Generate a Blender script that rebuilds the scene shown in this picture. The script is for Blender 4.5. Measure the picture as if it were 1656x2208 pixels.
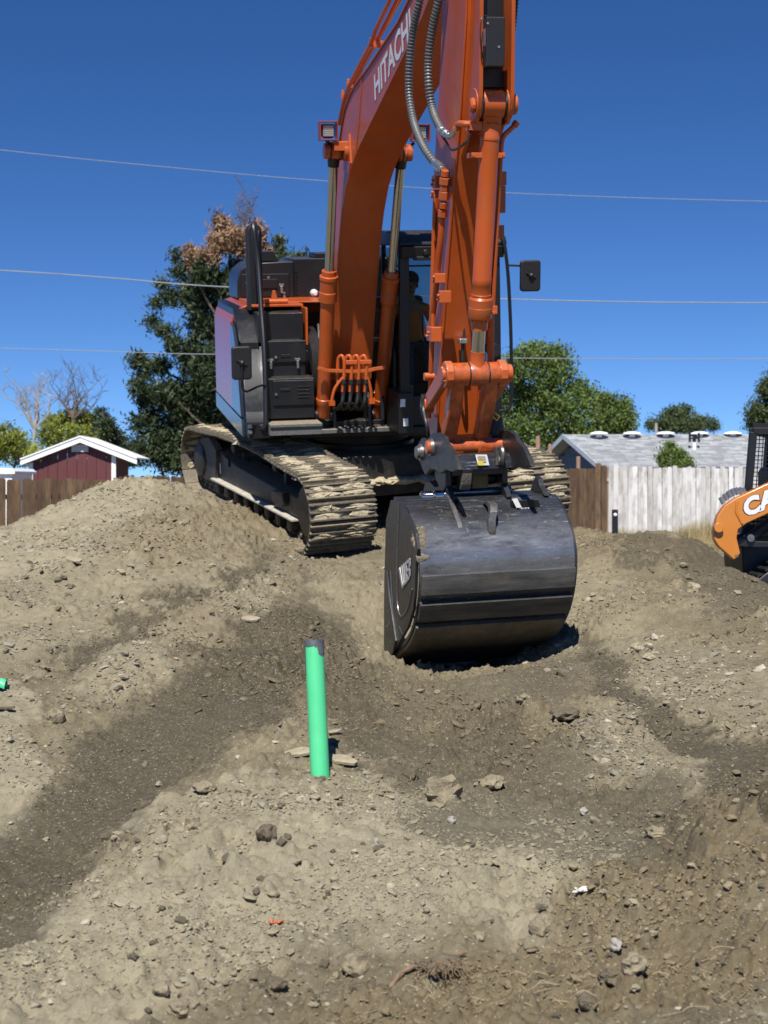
import bpy, bmesh, math, random
import numpy as np
from mathutils import Vector, Matrix, noise as mnoise
random.seed(7); rng = np.random.default_rng(7)
S = bpy.context.scene
COL = S.collection
for o in list(bpy.data.objects): bpy.data.objects.remove(o)
PI = math.pi; rad = math.radians

# ---------------------------------------------------------------- camera
FPX = 52/36*2208; EYE = 1.6; HY = 1040.0
cam = bpy.data.cameras.new('camera'); camo = bpy.data.objects.new('camera', cam); COL.objects.link(camo)
camo.location = (0, 0, EYE); camo.rotation_euler = (rad(90), 0, 0)
cam.sensor_fit = 'VERTICAL'; cam.sensor_height = 36; cam.sensor_width = 27; cam.lens = 52
cam.shift_y = -64/2208; cam.clip_end = 3000
cam.dof.use_dof = True; cam.dof.focus_distance = 8.6; cam.dof.aperture_fstop = 4.8
S.camera = camo
# ---------------------------------------------------------------- light
SUN_EL, SUN_AZ = 51.0, 9.0      # azimuth: degrees to the left of straight behind the camera
w = bpy.data.worlds.new('World'); S.world = w; w.use_nodes = True
nt = w.node_tree; bg = nt.nodes['Background']
sky = nt.nodes.new('ShaderNodeTexSky'); sky.sky_type = 'NISHITA'; sky.sun_disc = False
sky.sun_elevation = rad(SUN_EL); sky.sun_rotation = rad(180+SUN_AZ)
sky.altitude = 1500; sky.air_density = 1.0; sky.dust_density = 0.0; sky.ozone_density = 2.0
# dry high-plains air: the pale band sits below the horizon line
tcw = nt.nodes.new('ShaderNodeTexCoord'); sxyz = nt.nodes.new('ShaderNodeSeparateXYZ'); cxyz = nt.nodes.new('ShaderNodeCombineXYZ')
mz = nt.nodes.new('ShaderNodeMath'); mz.operation = 'MULTIPLY_ADD'; mz.inputs[1].default_value = 1.35; mz.inputs[2].default_value = .10; mz.use_clamp = False
nt.links.new(tcw.outputs['Generated'], sxyz.inputs[0]); nt.links.new(sxyz.outputs[0], cxyz.inputs[0]); nt.links.new(sxyz.outputs[1], cxyz.inputs[1])
nt.links.new(sxyz.outputs[2], mz.inputs[0]); nt.links.new(mz.outputs[0], cxyz.inputs[2])
nrm = nt.nodes.new('ShaderNodeVectorMath'); nrm.operation = 'NORMALIZE'; nt.links.new(cxyz.outputs[0], nrm.inputs[0]); nt.links.new(nrm.outputs[0], sky.inputs[0])
gm = nt.nodes.new('ShaderNodeGamma'); gm.inputs[1].default_value = 1.3; nt.links.new(sky.outputs[0], gm.inputs[0])
hs = nt.nodes.new('ShaderNodeHueSaturation'); hs.inputs['Saturation'].default_value = 1.16; hs.inputs['Hue'].default_value = .506; nt.links.new(gm.outputs[0], hs.inputs['Color'])
nt.links.new(hs.outputs[0], bg.inputs[0]); bg.inputs[1].default_value = 0.057
sd = Vector((-math.sin(rad(SUN_AZ))*math.cos(rad(SUN_EL)), -math.cos(rad(SUN_AZ))*math.cos(rad(SUN_EL)), math.sin(rad(SUN_EL))))
sl = bpy.data.lights.new('sun', 'SUN'); sl.energy = 5.0; sl.angle = rad(0.5); sl.color = (1, .96, .89)
so = bpy.data.objects.new('sun', sl); COL.objects.link(so); so.rotation_euler = sd.to_track_quat('Z', 'Y').to_euler()
S.view_settings.view_transform = 'Standard'; S.view_settings.look = 'None'
S.view_settings.gamma = 1; S.view_settings.exposure = 0.52; S.view_settings.use_curve_mapping = False
S.render.engine = 'CYCLES'

# ---------------------------------------------------------------- photo calibration -> world
CAM = Vector((0, 0, EYE))
def ray(px, py): return Vector(((px-828)/FPX, 1, (HY-py)/FPX))
def W(px, py, D): return CAM + ray(px, py)*D
class Frame:
    def __init__(s, O, yaw, n):
        y = Vector((math.sin(rad(yaw)), -math.cos(rad(yaw)), 0)); y = y - n*y.dot(n); y.normalize(); y = -y
        x = y.cross(n); s.M = Matrix(((x.x, y.x, n.x, O[0]), (x.y, y.y, n.y, O[1]), (x.z, y.z, n.z, O[2]), (0, 0, 0, 1)))
        s.I = s.M.inverted()
    def pl(s, px, py, ax, val):
        o = s.I @ CAM; d = s.I.to_3x3() @ ray(px, py); return o + d*((val-o[ax])/d[ax])
    def w(s, p): return s.M @ Vector(p)
_n = Vector((0, 0, 1)) + math.tan(rad(9.5))*Vector((math.sin(rad(18)), -math.cos(rad(18)), 0)) - math.tan(rad(3.5))*Vector((math.cos(rad(18)), math.sin(rad(18)), 0))
_n.normalize()
BF = Frame((-.28, 16.9, 1.28), 23.5, _n)     # undercarriage frame
UF = Frame((-.28, 16.9, 1.28), 12, _n)       # upper works frame
I4 = Matrix.Identity(4)
XB = -.26                                     # boom plane
def ux(px, py, x): return UF.pl(px, py, 0, x)
def uy(px, py, y): return UF.pl(px, py, 1, y)

# ---------------------------------------------------------------- materials
def _new(name):
    m = bpy.data.materials.new(name); m.use_nodes = True
    nt = m.node_tree; b = nt.nodes['Principled BSDF']; return m, nt, b
def N(nt, t, **k):
    n = nt.nodes.new(t)
    for a, v in k.items():
        if a.startswith('i_'): n.inputs[a[2:].replace('_', ' ')].default_value = v
        else: setattr(n, a, v)
    return n
def mixc(nt, fac, a, b, mode='MIX'):
    n = nt.nodes.new('ShaderNodeMix'); n.data_type = 'RGBA'; n.blend_type = mode
    for sock, v in ((n.inputs[0], fac), (n.inputs[6], a), (n.inputs[7], b)):
        if hasattr(v, 'links') or hasattr(v, 'is_linked'): nt.links.new(v, sock)
        else: sock.default_value = v if not isinstance(v, tuple) or len(v) == 4 else (*v, 1)
    return n.outputs[2]
def maprange(nt, v, a, b, c=0., d=1.):
    n = nt.nodes.new('ShaderNodeMapRange'); nt.links.new(v, n.inputs[0])
    for i, x in enumerate((a, b, c, d)): n.inputs[i+1].default_value = x
    return n.outputs[0]
def noise(nt, scale, detail=4, rough=.6, vec=None, stretch=None):
    tc = nt.nodes.new('ShaderNodeTexCoord'); v = vec or tc.outputs['Object']
    if stretch:
        mp = nt.nodes.new('ShaderNodeMapping'); nt.links.new(v, mp.inputs[0]); mp.inputs['Scale'].default_value = stretch; v = mp.outputs[0]
    n = nt.nodes.new('ShaderNodeTexNoise'); nt.links.new(v, n.inputs['Vector'])
    n.inputs['Scale'].default_value = scale; n.inputs['Detail'].default_value = detail; n.inputs['Roughness'].default_value = rough
    return n.outputs[0]
DUST = (.26, .21, .135)
def pm(name, col, rough=.5, metal=0., var=.15, scale=6, bump=0., bscale=60, coat=0., dust=0., dirt=0., isl=0., spec=.5, stretch=None, edge=0):
    m, nt, b = _new(name)
    nz = maprange(nt, noise(nt, scale, 5, .65, stretch=stretch), .3, .7)
    a = tuple(c*(1-var) for c in col); c2 = tuple(min(1, c*(1+var)) for c in col)
    out = mixc(nt, nz, a, c2)
    r = None
    if isl:
        g = nt.nodes.new('ShaderNodeNewGeometry')
        out = mixc(nt, maprange(nt, g.outputs['Random Per Island'], 0, 1, 0, isl), out, tuple(c*.25 for c in col))
    if edge:
        g2 = nt.nodes.new('ShaderNodeNewGeometry')
        out = mixc(nt, maprange(nt, g2.outputs['Pointiness'], .52, .58, 0, edge), out, (.35, .33, .3))
    if dirt:
        d = maprange(nt, noise(nt, 3.1, 8, .75), .5, .75, 0, dirt)
        out = mixc(nt, d, out, DUST)
    if dust:
        g = nt.nodes.new('ShaderNodeNewGeometry'); sx = nt.nodes.new('ShaderNodeSeparateXYZ'); nt.links.new(g.outputs['Normal'], sx.inputs[0])
        d = nt.nodes.new('ShaderNodeMath'); d.operation = 'MULTIPLY'
        nt.links.new(maprange(nt, sx.outputs[2], .35, .85, 0, dust), d.inputs[0]); nt.links.new(maprange(nt, noise(nt, 22, 6, .7), .3, .55), d.inputs[1])
        out = mixc(nt, d.outputs[0], out, DUST)
        nt.links.new(maprange(nt, d.outputs[0], 0, 1, rough, .9), b.inputs['Roughness'])
    else: b.inputs['Roughness'].default_value = rough
    if not dust:
        nt.links.new(maprange(nt, noise(nt, 14, 5, .7), .3, .7, max(.02, rough*.8), min(1, rough*1.25)), b.inputs['Roughness'])
    nt.links.new(out, b.inputs['Base Color'])
    b.inputs['Metallic'].default_value = metal; b.inputs['Coat Weight'].default_value = coat; b.inputs['Coat Roughness'].default_value = .12
    b.inputs['Specular IOR Level'].default_value = spec
    if bump:
        bp = nt.nodes.new('ShaderNodeBump'); bp.inputs['Strength'].default_value = bump; bp.inputs['Distance'].default_value = .02
        nt.links.new(noise(nt, bscale, 6, .65, stretch=stretch), bp.inputs['Height']); nt.links.new(bp.outputs[0], b.inputs['Normal'])
    return m
ORANGE = (.40, .070, .008)
M = {}
M['orange'] = pm('orange_paint', ORANGE, .38, 0, .10, 3, coat=.22, dirt=.22, bump=.02, bscale=5)
M['orangegloss'] = pm('polished_orange_paint', ORANGE, .28, 0, .05, 3, coat=.55, dirt=.05)
M['orange2'] = pm('orange_paint_dusty', (.42, .08, .012), .42, 0, .1, 5, coat=.2, dust=.25, dirt=.22)
M['orange_worn'] = pm('orange_paint_greasy', (.40, .075, .012), .36, 0, .35, 18, coat=.3, dirt=.35)
M['dark'] = pm('charcoal_paint', (.0095, .0105, .0125), .36, 0, .12, 4, coat=.2, dust=.15, dirt=.04)
M['darkgloss'] = pm('charcoal_gloss_paint', (.016, .018, .021), .2, 0, .1, 4, coat=.5, dirt=.03)
M['bay'] = pm('satin_black_panel', (.007, .0075, .0095), .4, 0, .1, 4, coat=.15)
M['black'] = pm('black_paint', (.006, .006, .007), .45, 0, .2, 6, dust=.12)
M['blackpl'] = pm('black_plastic', (.007, .007, .008), .55, 0, .2, 30, dust=.08)
M['frame'] = pm('undercarriage_paint', (.014, .0135, .013), .5, 0, .3, 8, dust=.75, dirt=.3)
M['shoe'] = pm('track_steel', (.10, .088, .066), .6, .2, .35, 25, dust=.9, dirt=1., bump=.2, bscale=90)
M['chrome'] = pm('chrome_rod', (.5, .5, .5), .12, 1, .05, 5)
M['zinc'] = pm('zinc_fitting', (.48, .5, .5), .3, .9, .1, 40)
M['rubber'] = pm('rubber_hose', (.012, .012, .012), .5, 0, .2, 30)
M['spiral'] = pm('spiral_hose_guard', (.10, .105, .105), .38, 0, .15, 40, dust=.2)
M['grease'] = pm('grease', (.012, .009, .007), .35, 0, .4, 60, bump=.4, bscale=120)
M['steel'] = pm('worn_steel', (.20, .19, .18), .38, .75, .4, 30, dirt=.4, bump=.1)
M['white'] = pm('white_print', (.62, .62, .64), .4, 0, .04, 10)
M['whitepaint'] = pm('white_trim_paint', (.78, .78, .76), .5, 0, .05, 10, dirt=.05)
M['yellow'] = pm('yellow_sticker', (.75, .55, .03), .4, 0, .05, 20)
M['mudcake'] = pm('dried_mud', (.40, .34, .225), .95, 0, .22, 30, bump=.8, bscale=60)
M['sticker'] = pm('sticker_paper', (.7, .7, .66), .5, 0, .08, 30)
# orange shade used under the boom is the same paint; green pipe plastic
M['green'] = pm('green_sewer_pipe', (.075, .50, .215), .4, 0, .06, 4, dirt=.18)
M['tape'] = pm('grey_coupling', (.075, .085, .09), .55, 0, .3, 40, dirt=.25)
def mat_glass(name, tint=(.75, .82, .82), alpha=.10):
    m, nt, b = _new(name); b.inputs['Base Color'].default_value = (.02, .025, .03, 1); b.inputs['Roughness'].default_value = .03
    tr = nt.nodes.new('ShaderNodeBsdfTransparent'); tr.inputs[0].default_value = (*tint, 1)
    mx = nt.nodes.new('ShaderNodeMixShader'); mx.inputs[0].default_value = alpha
    nt.links.new(tr.outputs[0], mx.inputs[1]); nt.links.new(b.outputs[0], mx.inputs[2]); nt.links.new(mx.outputs[0], nt.nodes['Material Output'].inputs[0]); return m
M['glass'] = mat_glass('cab_glass')
def mat_bucket():
    m, nt, b = _new('scuffed_bucket_steel')
    tc = nt.nodes.new('ShaderNodeTexCoord')
    big = noise(nt, 1.5, 6, .62, stretch=(.8, 1.2, 1.6)); fine = noise(nt, 5, 10, .8, stretch=(.6, 1.6, 1.9)); sc = noise(nt, 38, 4, .8, stretch=(.12, 1, 1)); v2 = noise(nt, 30, 4, .75, stretch=(1, .3, .22)); v3 = noise(nt, 26, 4, .75, stretch=(.6, 1.2, .3))
    a = maprange(nt, big, .36, .60); f = maprange(nt, fine, .40, .70); s1 = maprange(nt, sc, .58, .70); s2 = maprange(nt, v2, .62, .70); s3 = maprange(nt, v3, .64, .72)
    # scuffs plus a sun and sky highlight painted into the colour (band round the belly of the shell)
    sx = nt.nodes.new('ShaderNodeSeparateXYZ'); nt.links.new(tc.outputs['Object'], sx.inputs[0])
    band = nt.nodes.new('ShaderNodeMath'); band.operation = 'MULTIPLY'; nt.links.new(maprange(nt, sx.outputs[2], .60, .86), band.inputs[0]); nt.links.new(maprange(nt, sx.outputs[2], 1.17, .98), band.inputs[1])
    bf = nt.nodes.new('ShaderNodeMath'); bf.operation = 'MULTIPLY'; nt.links.new(band.outputs[0], bf.inputs[0]); nt.links.new(maprange(nt, fine, .30, .58), bf.inputs[1])
    c = mixc(nt, a, (.011, .012, .014), (.032, .034, .039)); c = mixc(nt, maprange(nt, f, 0, 1, 0, .30), c, (.10, .105, .115))
    c = mixc(nt, maprange(nt, bf.outputs[0], 0, 1, 0, .62), c, (.30, .31, .34))
    for q, k, cc in ((s1, .6, (.34, .34, .34)), (s2, .45, (.32, .31, .29)), (s3, .5, (.45, .43, .38))): c = mixc(nt, maprange(nt, q, 0, 1, 0, k), c, cc)
    d = maprange(nt, noise(nt, 4, 8, .75), .56, .74, 0, .5); c = mixc(nt, d, c, (.13, .115, .085))
    nt.links.new(c, b.inputs['Base Color']); nt.links.new(maprange(nt, bf.outputs[0], 0, 1, .15, .6), b.inputs['Metallic'])
    nt.links.new(maprange(nt, fine, .3, .7, .15, .36), b.inputs['Roughness'])
    bp = nt.nodes.new('ShaderNodeBump'); bp.inputs['Strength'].default_value = .12; bp.inputs['Distance'].default_value = .01
    nt.links.new(fine, bp.inputs['Height']); nt.links.new(bp.outputs[0], b.inputs['Normal']); return m
M['bucket'] = mat_bucket()
M['bucketside'] = pm('bucket_side_paint', (.022, .023, .026), .40, .1, .25, 7, dirt=.12, bump=.05)
def mat_wood(name, c1, c2, c3, zs=.35):
    m, nt, b = _new(name)
    oi = nt.nodes.new('ShaderNodeObjectInfo'); tc = nt.nodes.new('ShaderNodeTexCoord')
    ad = nt.nodes.new('ShaderNodeVectorMath'); ad.operation = 'ADD'; nt.links.new(tc.outputs['Object'], ad.inputs[0]); 
    cm = nt.nodes.new('ShaderNodeVectorMath'); cm.operation = 'SCALE'; cm.inputs[0].default_value = (37, 11, 53); nt.links.new(oi.outputs['Random'], cm.inputs['Scale']); nt.links.new(cm.outputs[0], ad.inputs[1])
    g = noise(nt, 9, 6, .7, vec=ad.outputs[0], stretch=(3, 3, zs)); g2 = noise(nt, 2.3, 5, .6, vec=ad.outputs[0], stretch=(2, 2, .8))
    c = mixc(nt, maprange(nt, g, .35, .65), c1, c2); c = mixc(nt, maprange(nt, g2, .45, .7, 0, .8), c, c3)
    c = mixc(nt, maprange(nt, oi.outputs['Random'], 0, 1, 0, .45), c, c3)
    nt.links.new(c, b.inputs['Base Color']); b.inputs['Roughness'].default_value = .85; b.inputs['Specular IOR Level'].default_value = .2; return m
M['brownwood'] = mat_wood('weathered_brown_boards', (.10, .062, .036), (.20, .13, .075), (.055, .036, .024))
M['whitewood'] = mat_wood('flaking_white_boards', (.62, .605, .57), (.76, .75, .73), (.26, .23, .19), .22)
M['postwood'] = pm('old_post_wood', (.26, .16, .11), .85, 0, .3, 5, stretch=(4, 4, .4))
def mat_leaf(name, col, tr=.25, var=.5):
    m, nt, b = _new(name); g = nt.nodes.new('ShaderNodeNewGeometry')
    c = mixc(nt, g.outputs['Random Per Island'], tuple(x*(1-var) for x in col), tuple(x*(1+var) for x in col))
    c = mixc(nt, maprange(nt, noise(nt, .7, 3, .6), .4, .6, 0, .5), c, tuple(x*.45 for x in col))
    nt.links.new(c, b.inputs['Base Color']); b.inputs['Roughness'].default_value = .55; b.inputs['Specular IOR Level'].default_value = .3
    t = nt.nodes.new('ShaderNodeBsdfTranslucent'); nt.links.new(c, t.inputs[0]); mx = nt.nodes.new('ShaderNodeMixShader'); mx.inputs[0].default_value = tr
    nt.links.new(b.outputs[0], mx.inputs[1]); nt.links.new(t.outputs[0], mx.inputs[2]); nt.links.new(mx.outputs[0], nt.nodes['Material Output'].inputs[0]); return m
M['pine'] = mat_leaf('pine_needles', (.060, .085, .036), .2, .6)
M['deadpine'] = mat_leaf('dead_pine_needles', (.31, .19, .11), .15, .4)
M['leaf'] = mat_leaf('green_leaves', (.135, .195, .045))
M['leafy'] = mat_leaf('yellow_green_leaves', (.24, .27, .045))
M['leafd'] = mat_leaf('dull_green_leaves', (.09, .125, .045))
M['bark'] = pm('bark', (.13, .095, .07), .9, 0, .4, 8, bump=.6, bscale=20)
M['barkgrey'] = pm('grey_bark', (.30, .27, .24), .9, 0, .3, 8)
M['straw'] = mat_leaf('dry_grass', (.42, .34, .18), .2, .4)
M['maroon'] = pm('maroon_siding', (.095, .022, .022), .6, 0, .12, 4, stretch=(3, 3, .5))
M['bluesiding'] = pm('blue_grey_siding', (.085, .12, .155), .6, 0, .08, 4)
M['shingle'] = pm('grey_roof_shingles', (.36, .37, .38), .9, 0, .18, 2.2, isl=.55, bump=.4, bscale=40)
M['wire'] = pm('aluminium_cable', (.30, .32, .36), .4, .3, .1, 2)
M['wiredark'] = pm('dark_cable', (.09, .10, .12), .6, 0, .1, 2)
M['caseorange'] = pm('loader_orange_paint', (.47, .165, .022), .35, 0, .07, 4, coat=.3, dirt=.18)
M['skin'] = pm('skin', (.36, .2, .13), .5)
M['vis'] = pm('hi_vis_orange_shirt', (.95, .22, .02), .8, 0, .1, 6)
M['jeans'] = pm('work_trousers', (.05, .06, .08), .9, 0, .2, 12)
M['hat'] = pm('dark_cap_cloth', (.01, .01, .012), .9)
M['hair'] = pm('dark_hair', (.015, .01, .008), .7)

# ---------------------------------------------------------------- mesh builder
WM = {}
def tag(o, label=None, cat=None, group=None, kind=None):
    if label: o['label'] = label
    if cat: o['category'] = cat
    if group: o['group'] = group
    if kind: o['kind'] = kind
    return o
def place(o, parent, fr):
    if parent is not None:
        o.parent = parent; o.matrix_basis = WM[parent.name].inverted() @ fr
    else: o.matrix_basis = fr
    WM[o.name] = fr.copy(); COL.objects.link(o) if o.name not in COL.objects else None
    return o
def empty(name, M_, **k):
    o = bpy.data.objects.new(name, None); o.empty_display_size = .2; place(o, None, M_); tag(o, **k); return o
def cr(pts, n=8):
    P = [Vector(p) for p in pts]; P = [P[0]*2-P[1]] + P + [P[-1]*2-P[-2]]; out = []
    for i in range(1, len(P)-2):
        a, b, c, d = P[i-1:i+3]
        for k in range(n):
            t = k/n; out.append(.5*((2*b)+(c-a)*t+(2*a-5*b+4*c-d)*t*t+(3*b-a-3*c+d)*t**3))
    out.append(P[-2]); return out
class MB:
    def __init__(s): s.v = []; s.f = []
    def add(s, vs, fs):
        k = len(s.v); s.v += [Vector(v) for v in vs]; s.f += [[i+k for i in f] for f in fs]; return s
    def box(s, x0, x1, y0, y1, z0, z1, R=None):
        v = [Vector(p) for p in ((x0,y0,z0),(x1,y0,z0),(x1,y1,z0),(x0,y1,z0),(x0,y0,z1),(x1,y0,z1),(x1,y1,z1),(x0,y1,z1))]
        if R is not None: v = [R @ p for p in v]
        return s.add(v, [(0,3,2,1),(4,5,6,7),(0,1,5,4),(1,2,6,5),(2,3,7,6),(3,0,4,7)])
    def bar(s, a, b, wd, ht, upv=(0, 0, 1)):
        a = Vector(a); b = Vector(b); d = (b-a).normalized(); sx = d.cross(Vector(upv)).normalized(); u = sx.cross(d)
        v = []
        for p in (a, b):
            for i, j in ((-1,-1),(1,-1),(1,1),(-1,1)): v.append(p+sx*wd/2*i+u*ht/2*j)
        return s.add(v, [(0,1,2,3),(7,6,5,4),(0,4,5,1),(1,5,6,2),(2,6,7,3),(3,7,4,0)])
    def prism(s, poly, a, b, ax=0):
        n = len(poly)
        def mk(p, t):
            if ax == 0: return (t, p[0], p[1])
            if ax == 1: return (p[0], t, p[1])
            return (p[0], p[1], t)
        return s.add([mk(p, a) for p in poly]+[mk(p, b) for p in poly],
                     [list(range(n))[::-1], list(range(n, 2*n))]+[(i, (i+1) % n, n+(i+1) % n, n+i) for i in range(n)])
    def cyl(s, a, b, r, r1=None, n=20, cap=True):
        a = Vector(a); b = Vector(b); r1 = r if r1 is None else r1
        d = (b-a).normalized(); u = d.orthogonal().normalized(); w_ = d.cross(u)
        v = [a+(u*math.cos(2*PI*i/n)+w_*math.sin(2*PI*i/n))*r for i in range(n)]+[b+(u*math.cos(2*PI*i/n)+w_*math.sin(2*PI*i/n))*r1 for i in range(n)]
        f = [(i, (i+1) % n, n+(i+1) % n, n+i) for i in range(n)]
        if cap: f += [list(range(n))[::-1], list(range(n, 2*n))]
        return s.add(v, f)
    def lathe(s, a, b, prof, n=24):   # prof: (t along a->b, radius)
        a = Vector(a); b = Vector(b); d = (b-a).normalized(); u = d.orthogonal().normalized(); w_ = d.cross(u); v = []; f = []
        for t, r in prof:
            c = a.lerp(b, t); v += [c+(u*math.cos(2*PI*i/n)+w_*math.sin(2*PI*i/n))*r for i in range(n)]
        for k in range(len(prof)-1): f += [(k*n+i, k*n+(i+1) % n, (k+1)*n+(i+1) % n, (k+1)*n+i) for i in range(n)]
        f += [list(range(n))[::-1], list(range((len(prof)-1)*n, len(prof)*n))]
        return s.add(v, f)
    def tube(s, path, r, n=8, cap=True):
        P = [Vector(p) for p in path]; v = []; f = []
        rr = r if callable(r) else (lambda t: r)
        d0 = (P[1]-P[0]).normalized(); u = d0.orthogonal().normalized()
        for i, p in enumerate(P):
            d = (P[min(i+1, len(P)-1)]-P[max(i-1, 0)]).normalized(); u = (u-d*u.dot(d)).normalized(); w_ = d.cross(u); q = rr(i/(len(P)-1))
            v += [p+(u*math.cos(2*PI*k/n)+w_*math.sin(2*PI*k/n))*q for k in range(n)]
        for i in range(len(P)-1): f += [(i*n+k, i*n+(k+1) % n, (i+1)*n+(k+1) % n, (i+1)*n+k) for k in range(n)]
        if cap: f += [list(range(n))[::-1], list(range((len(P)-1)*n, len(P)*n))]
        return s.add(v, f)
    def plate(s, poly3, th, nrm):
        n = len(poly3); nn = Vector(nrm).normalized()*th; P = [Vector(p) for p in poly3]
        return s.add(P+[p+nn for p in P], [list(range(n))[::-1], list(range(n, 2*n))]+[(i, (i+1) % n, n+(i+1) % n, n+i) for i in range(n)])
    def blob(s, c, r, seed, sub=2, rough=.35, sc=(1, 1, 1), rz=0):
        bm = bmesh.new(); bmesh.ops.create_icosphere(bm, subdivisions=sub, radius=1)
        R = Matrix.Rotation(rz, 3, 'Z'); vs = []
        for v in bm.verts:
            p = v.co.copy(); q = p*1.3+Vector((seed*7.1, seed*3.3, seed)); k = 1+rough*mnoise.noise(q)*1.6+rough*.5*mnoise.noise(q*3.1)
            p = R @ Vector((p.x*sc[0]*k, p.y*sc[1]*k, p.z*sc[2]*k)); vs.append(Vector(c)+p*r)
        fs = [[v.index for v in f.verts] for f in bm.faces]; bm.free(); return s.add(vs, fs)
    def mesh(s, name, mat, smooth=35):
        me = bpy.data.meshes.new(name); me.from_pydata([tuple(v) for v in s.v], [], s.f)
        bm = bmesh.new(); bm.from_mesh(me); bmesh.ops.recalc_face_normals(bm, faces=bm.faces); bm.to_mesh(me); bm.free()
        if isinstance(mat, (list, tuple)):
            for x in mat: me.materials.append(x)
        else: me.materials.append(mat)
        if smooth:
            me.polygons.foreach_set('use_smooth', [True]*len(me.polygons)); me.set_sharp_from_angle(angle=rad(smooth))
        return me
    def build(s, name, mat, parent=None, fr=I4, bevel=0., smooth=35, **k):
        me = s.mesh(name, mat, smooth); o = bpy.data.objects.new(name, me); place(o, parent, fr)
        if bevel:
            b = o.modifiers.new('bevel', 'BEVEL'); b.width = bevel; b.segments = 2; b.limit_method = 'ANGLE'; b.angle_limit = rad(38); b.harden_normals = True
        tag(o, **k); return o
def np_mesh(name, v, f, mat, smooth=False):
    me = bpy.data.meshes.new(name); v = np.asarray(v, np.float32); f = np.asarray(f, np.int32); k = f.shape[1]
    me.vertices.add(len(v)); me.vertices.foreach_set('co', v.ravel()); me.loops.add(f.size); me.loops.foreach_set('vertex_index', f.ravel())
    me.polygons.add(len(f)); me.polygons.foreach_set('loop_start', np.arange(0, f.size, k, dtype=np.int32))
    me.polygons.foreach_set('use_smooth', np.full(len(f), smooth)); me.update(calc_edges=True); me.materials.append(mat); return me
_tc = {}
def text_pts(s, off=.03):
    if (s, off) in _tc: return _tc[(s, off)]
    c = bpy.data.curves.new('t', 'FONT'); c.body = s; c.offset = off; c.resolution_u = 3
    o = bpy.data.objects.new('t', c); COL.objects.link(o); dg = bpy.context.evaluated_depsgraph_get()
    me = bpy.data.meshes.new_from_object(o.evaluated_get(dg)); v = [x.co.copy() for x in me.vertices]; f = [list(p.vertices) for p in me.polygons]
    bpy.data.objects.remove(o); bpy.data.meshes.remove(me)
    x0 = min(p.x for p in v); x1 = max(p.x for p in v); y0 = min(p.y for p in v); y1 = max(p.y for p in v)
    r = ([((p.x-x0)/(x1-x0), (p.y-y0)/(y1-y0)) for p in v], f); _tc[(s, off)] = r; return r
def text_on(name, s, bl, br, tl, tr, mat, parent, fr, off=.03, **k):
    v, f = text_pts(s, off); bl, br, tl, tr = map(Vector, (bl, br, tl, tr))
    mb = MB(); mb.add([bl.lerp(br, a).lerp(tl.lerp(tr, a), b) for a, b in v], f); return mb.build(name, mat, parent, fr, smooth=0, **k)
def dup(o, parent, fr, **k):
    c = o.copy(); c.parent = None; place(c, parent, fr); tag(c, **k); return c

# ================================================================= GROUND
CP = []   # (px,py,D)
def col(px, rows):
    for py, D in rows: p = W(px, py, D); CP.append((p.x, p.y, p.z))
col(-350, [(2250,4.4),(1900,5.6),(1700,6.8),(1500,8.6),(1300,11.5),(1240,14)])
col(0, [(2300,4.2),(2100,4.75),(2010,5.15),(1950,5.75),(1800,6.6),(1640,7.3),(1500,8.6),(1300,11.3),(1200,13.2),(1155,14.6)])
col(150, [(1920,5.6),(1870,6.15),(1700,7.1),(1450,9.1),(1300,11.3),(1150,14),(1090,15.6)])
col(300, [(2208,4.45),(2000,5.15),(1830,6.0),(1780,6.6),(1600,7.7),(1400,9.7),(1200,12.6),(1100,14.6),(1038,16.2)])
col(450, [(1900,5.55),(1720,6.6),(1500,8.35),(1350,10.4),(1200,12.9),(1120,14.9),(1072,16.3)])
col(570, [(1260,12.2),(1180,14.1),(1148,15.2)])
col(690, [(2208,4.4),(2000,5.2),(1800,6.1),(1680,6.8),(1560,7.7),(1450,9.1),(1350,10.9),(1250,13.0),(1213,14.1)])
col(830, [(1560,8.5),(1310,12.5)])
col(930, [(2208,4.4),(1900,5.6),(1750,6.6),(1600,8.0)])
col(1080, [(1550,8.6)])
col(1240, [(1300,12.4),(1180,14.6)])
col(1150, [(2208,4.4),(1950,5.35),(1800,6.2),(1650,7.4)])
col(1320, [(1900,5.45),(1700,6.9),(1500,8.9),(1350,11.2),(1250,13.2),(1170,15.8)])
col(1480, [(2208,4.3),(1980,5.0),(1830,5.55),(1740,6.5),(1600,7.7),(1400,10.3),(1250,13),(1158,16)])
col(1656, [(2208,4.25),(1900,5.05),(1740,5.7),(1690,6.6),(1550,8),(1400,10),(1268,12.6)])
col(1950, [(2208,4.3),(1900,5.1),(1700,6.4),(1500,8.5),(1360,10.8)])
for a_ in ((830,1490,10.0),(930,1505,9.7),(880,1470,10.6),(1080,1462,10.0),(1235,1432,10.3),(1000,1445,11.2),(1160,1415,11.2),(900,1440,11.9),(0,1195,16.3),(0,1250,18),(-350,1290,16.5),(150,1125,17.2),(150,1190,19),(300,1075,17.6),(300,1135,19.2),(450,1098,17.4),(1600,1226,13.7),(1600,1310,15.5),(1656,1330,14.6),(1750,1380,14),(1540,1200,17.4),(1950,1440,13),(1400,1190,18.4),(1300,1190,17.6)):
    p = W(*a_); CP.append((p.x, p.y, p.z))
for x, y in [(-1.45,-2.1),(-.75,-2.1),(-1.1,0),(-1.1,2.2),(.75,-2.1),(1.45,-2.1),(1.1,0),(1.1,2.2),(0,0),(0,2),(0,-2.2)]:
    p = BF.w((x, y, .0)); CP.append((p.x, p.y, p.z-.01))
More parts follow.
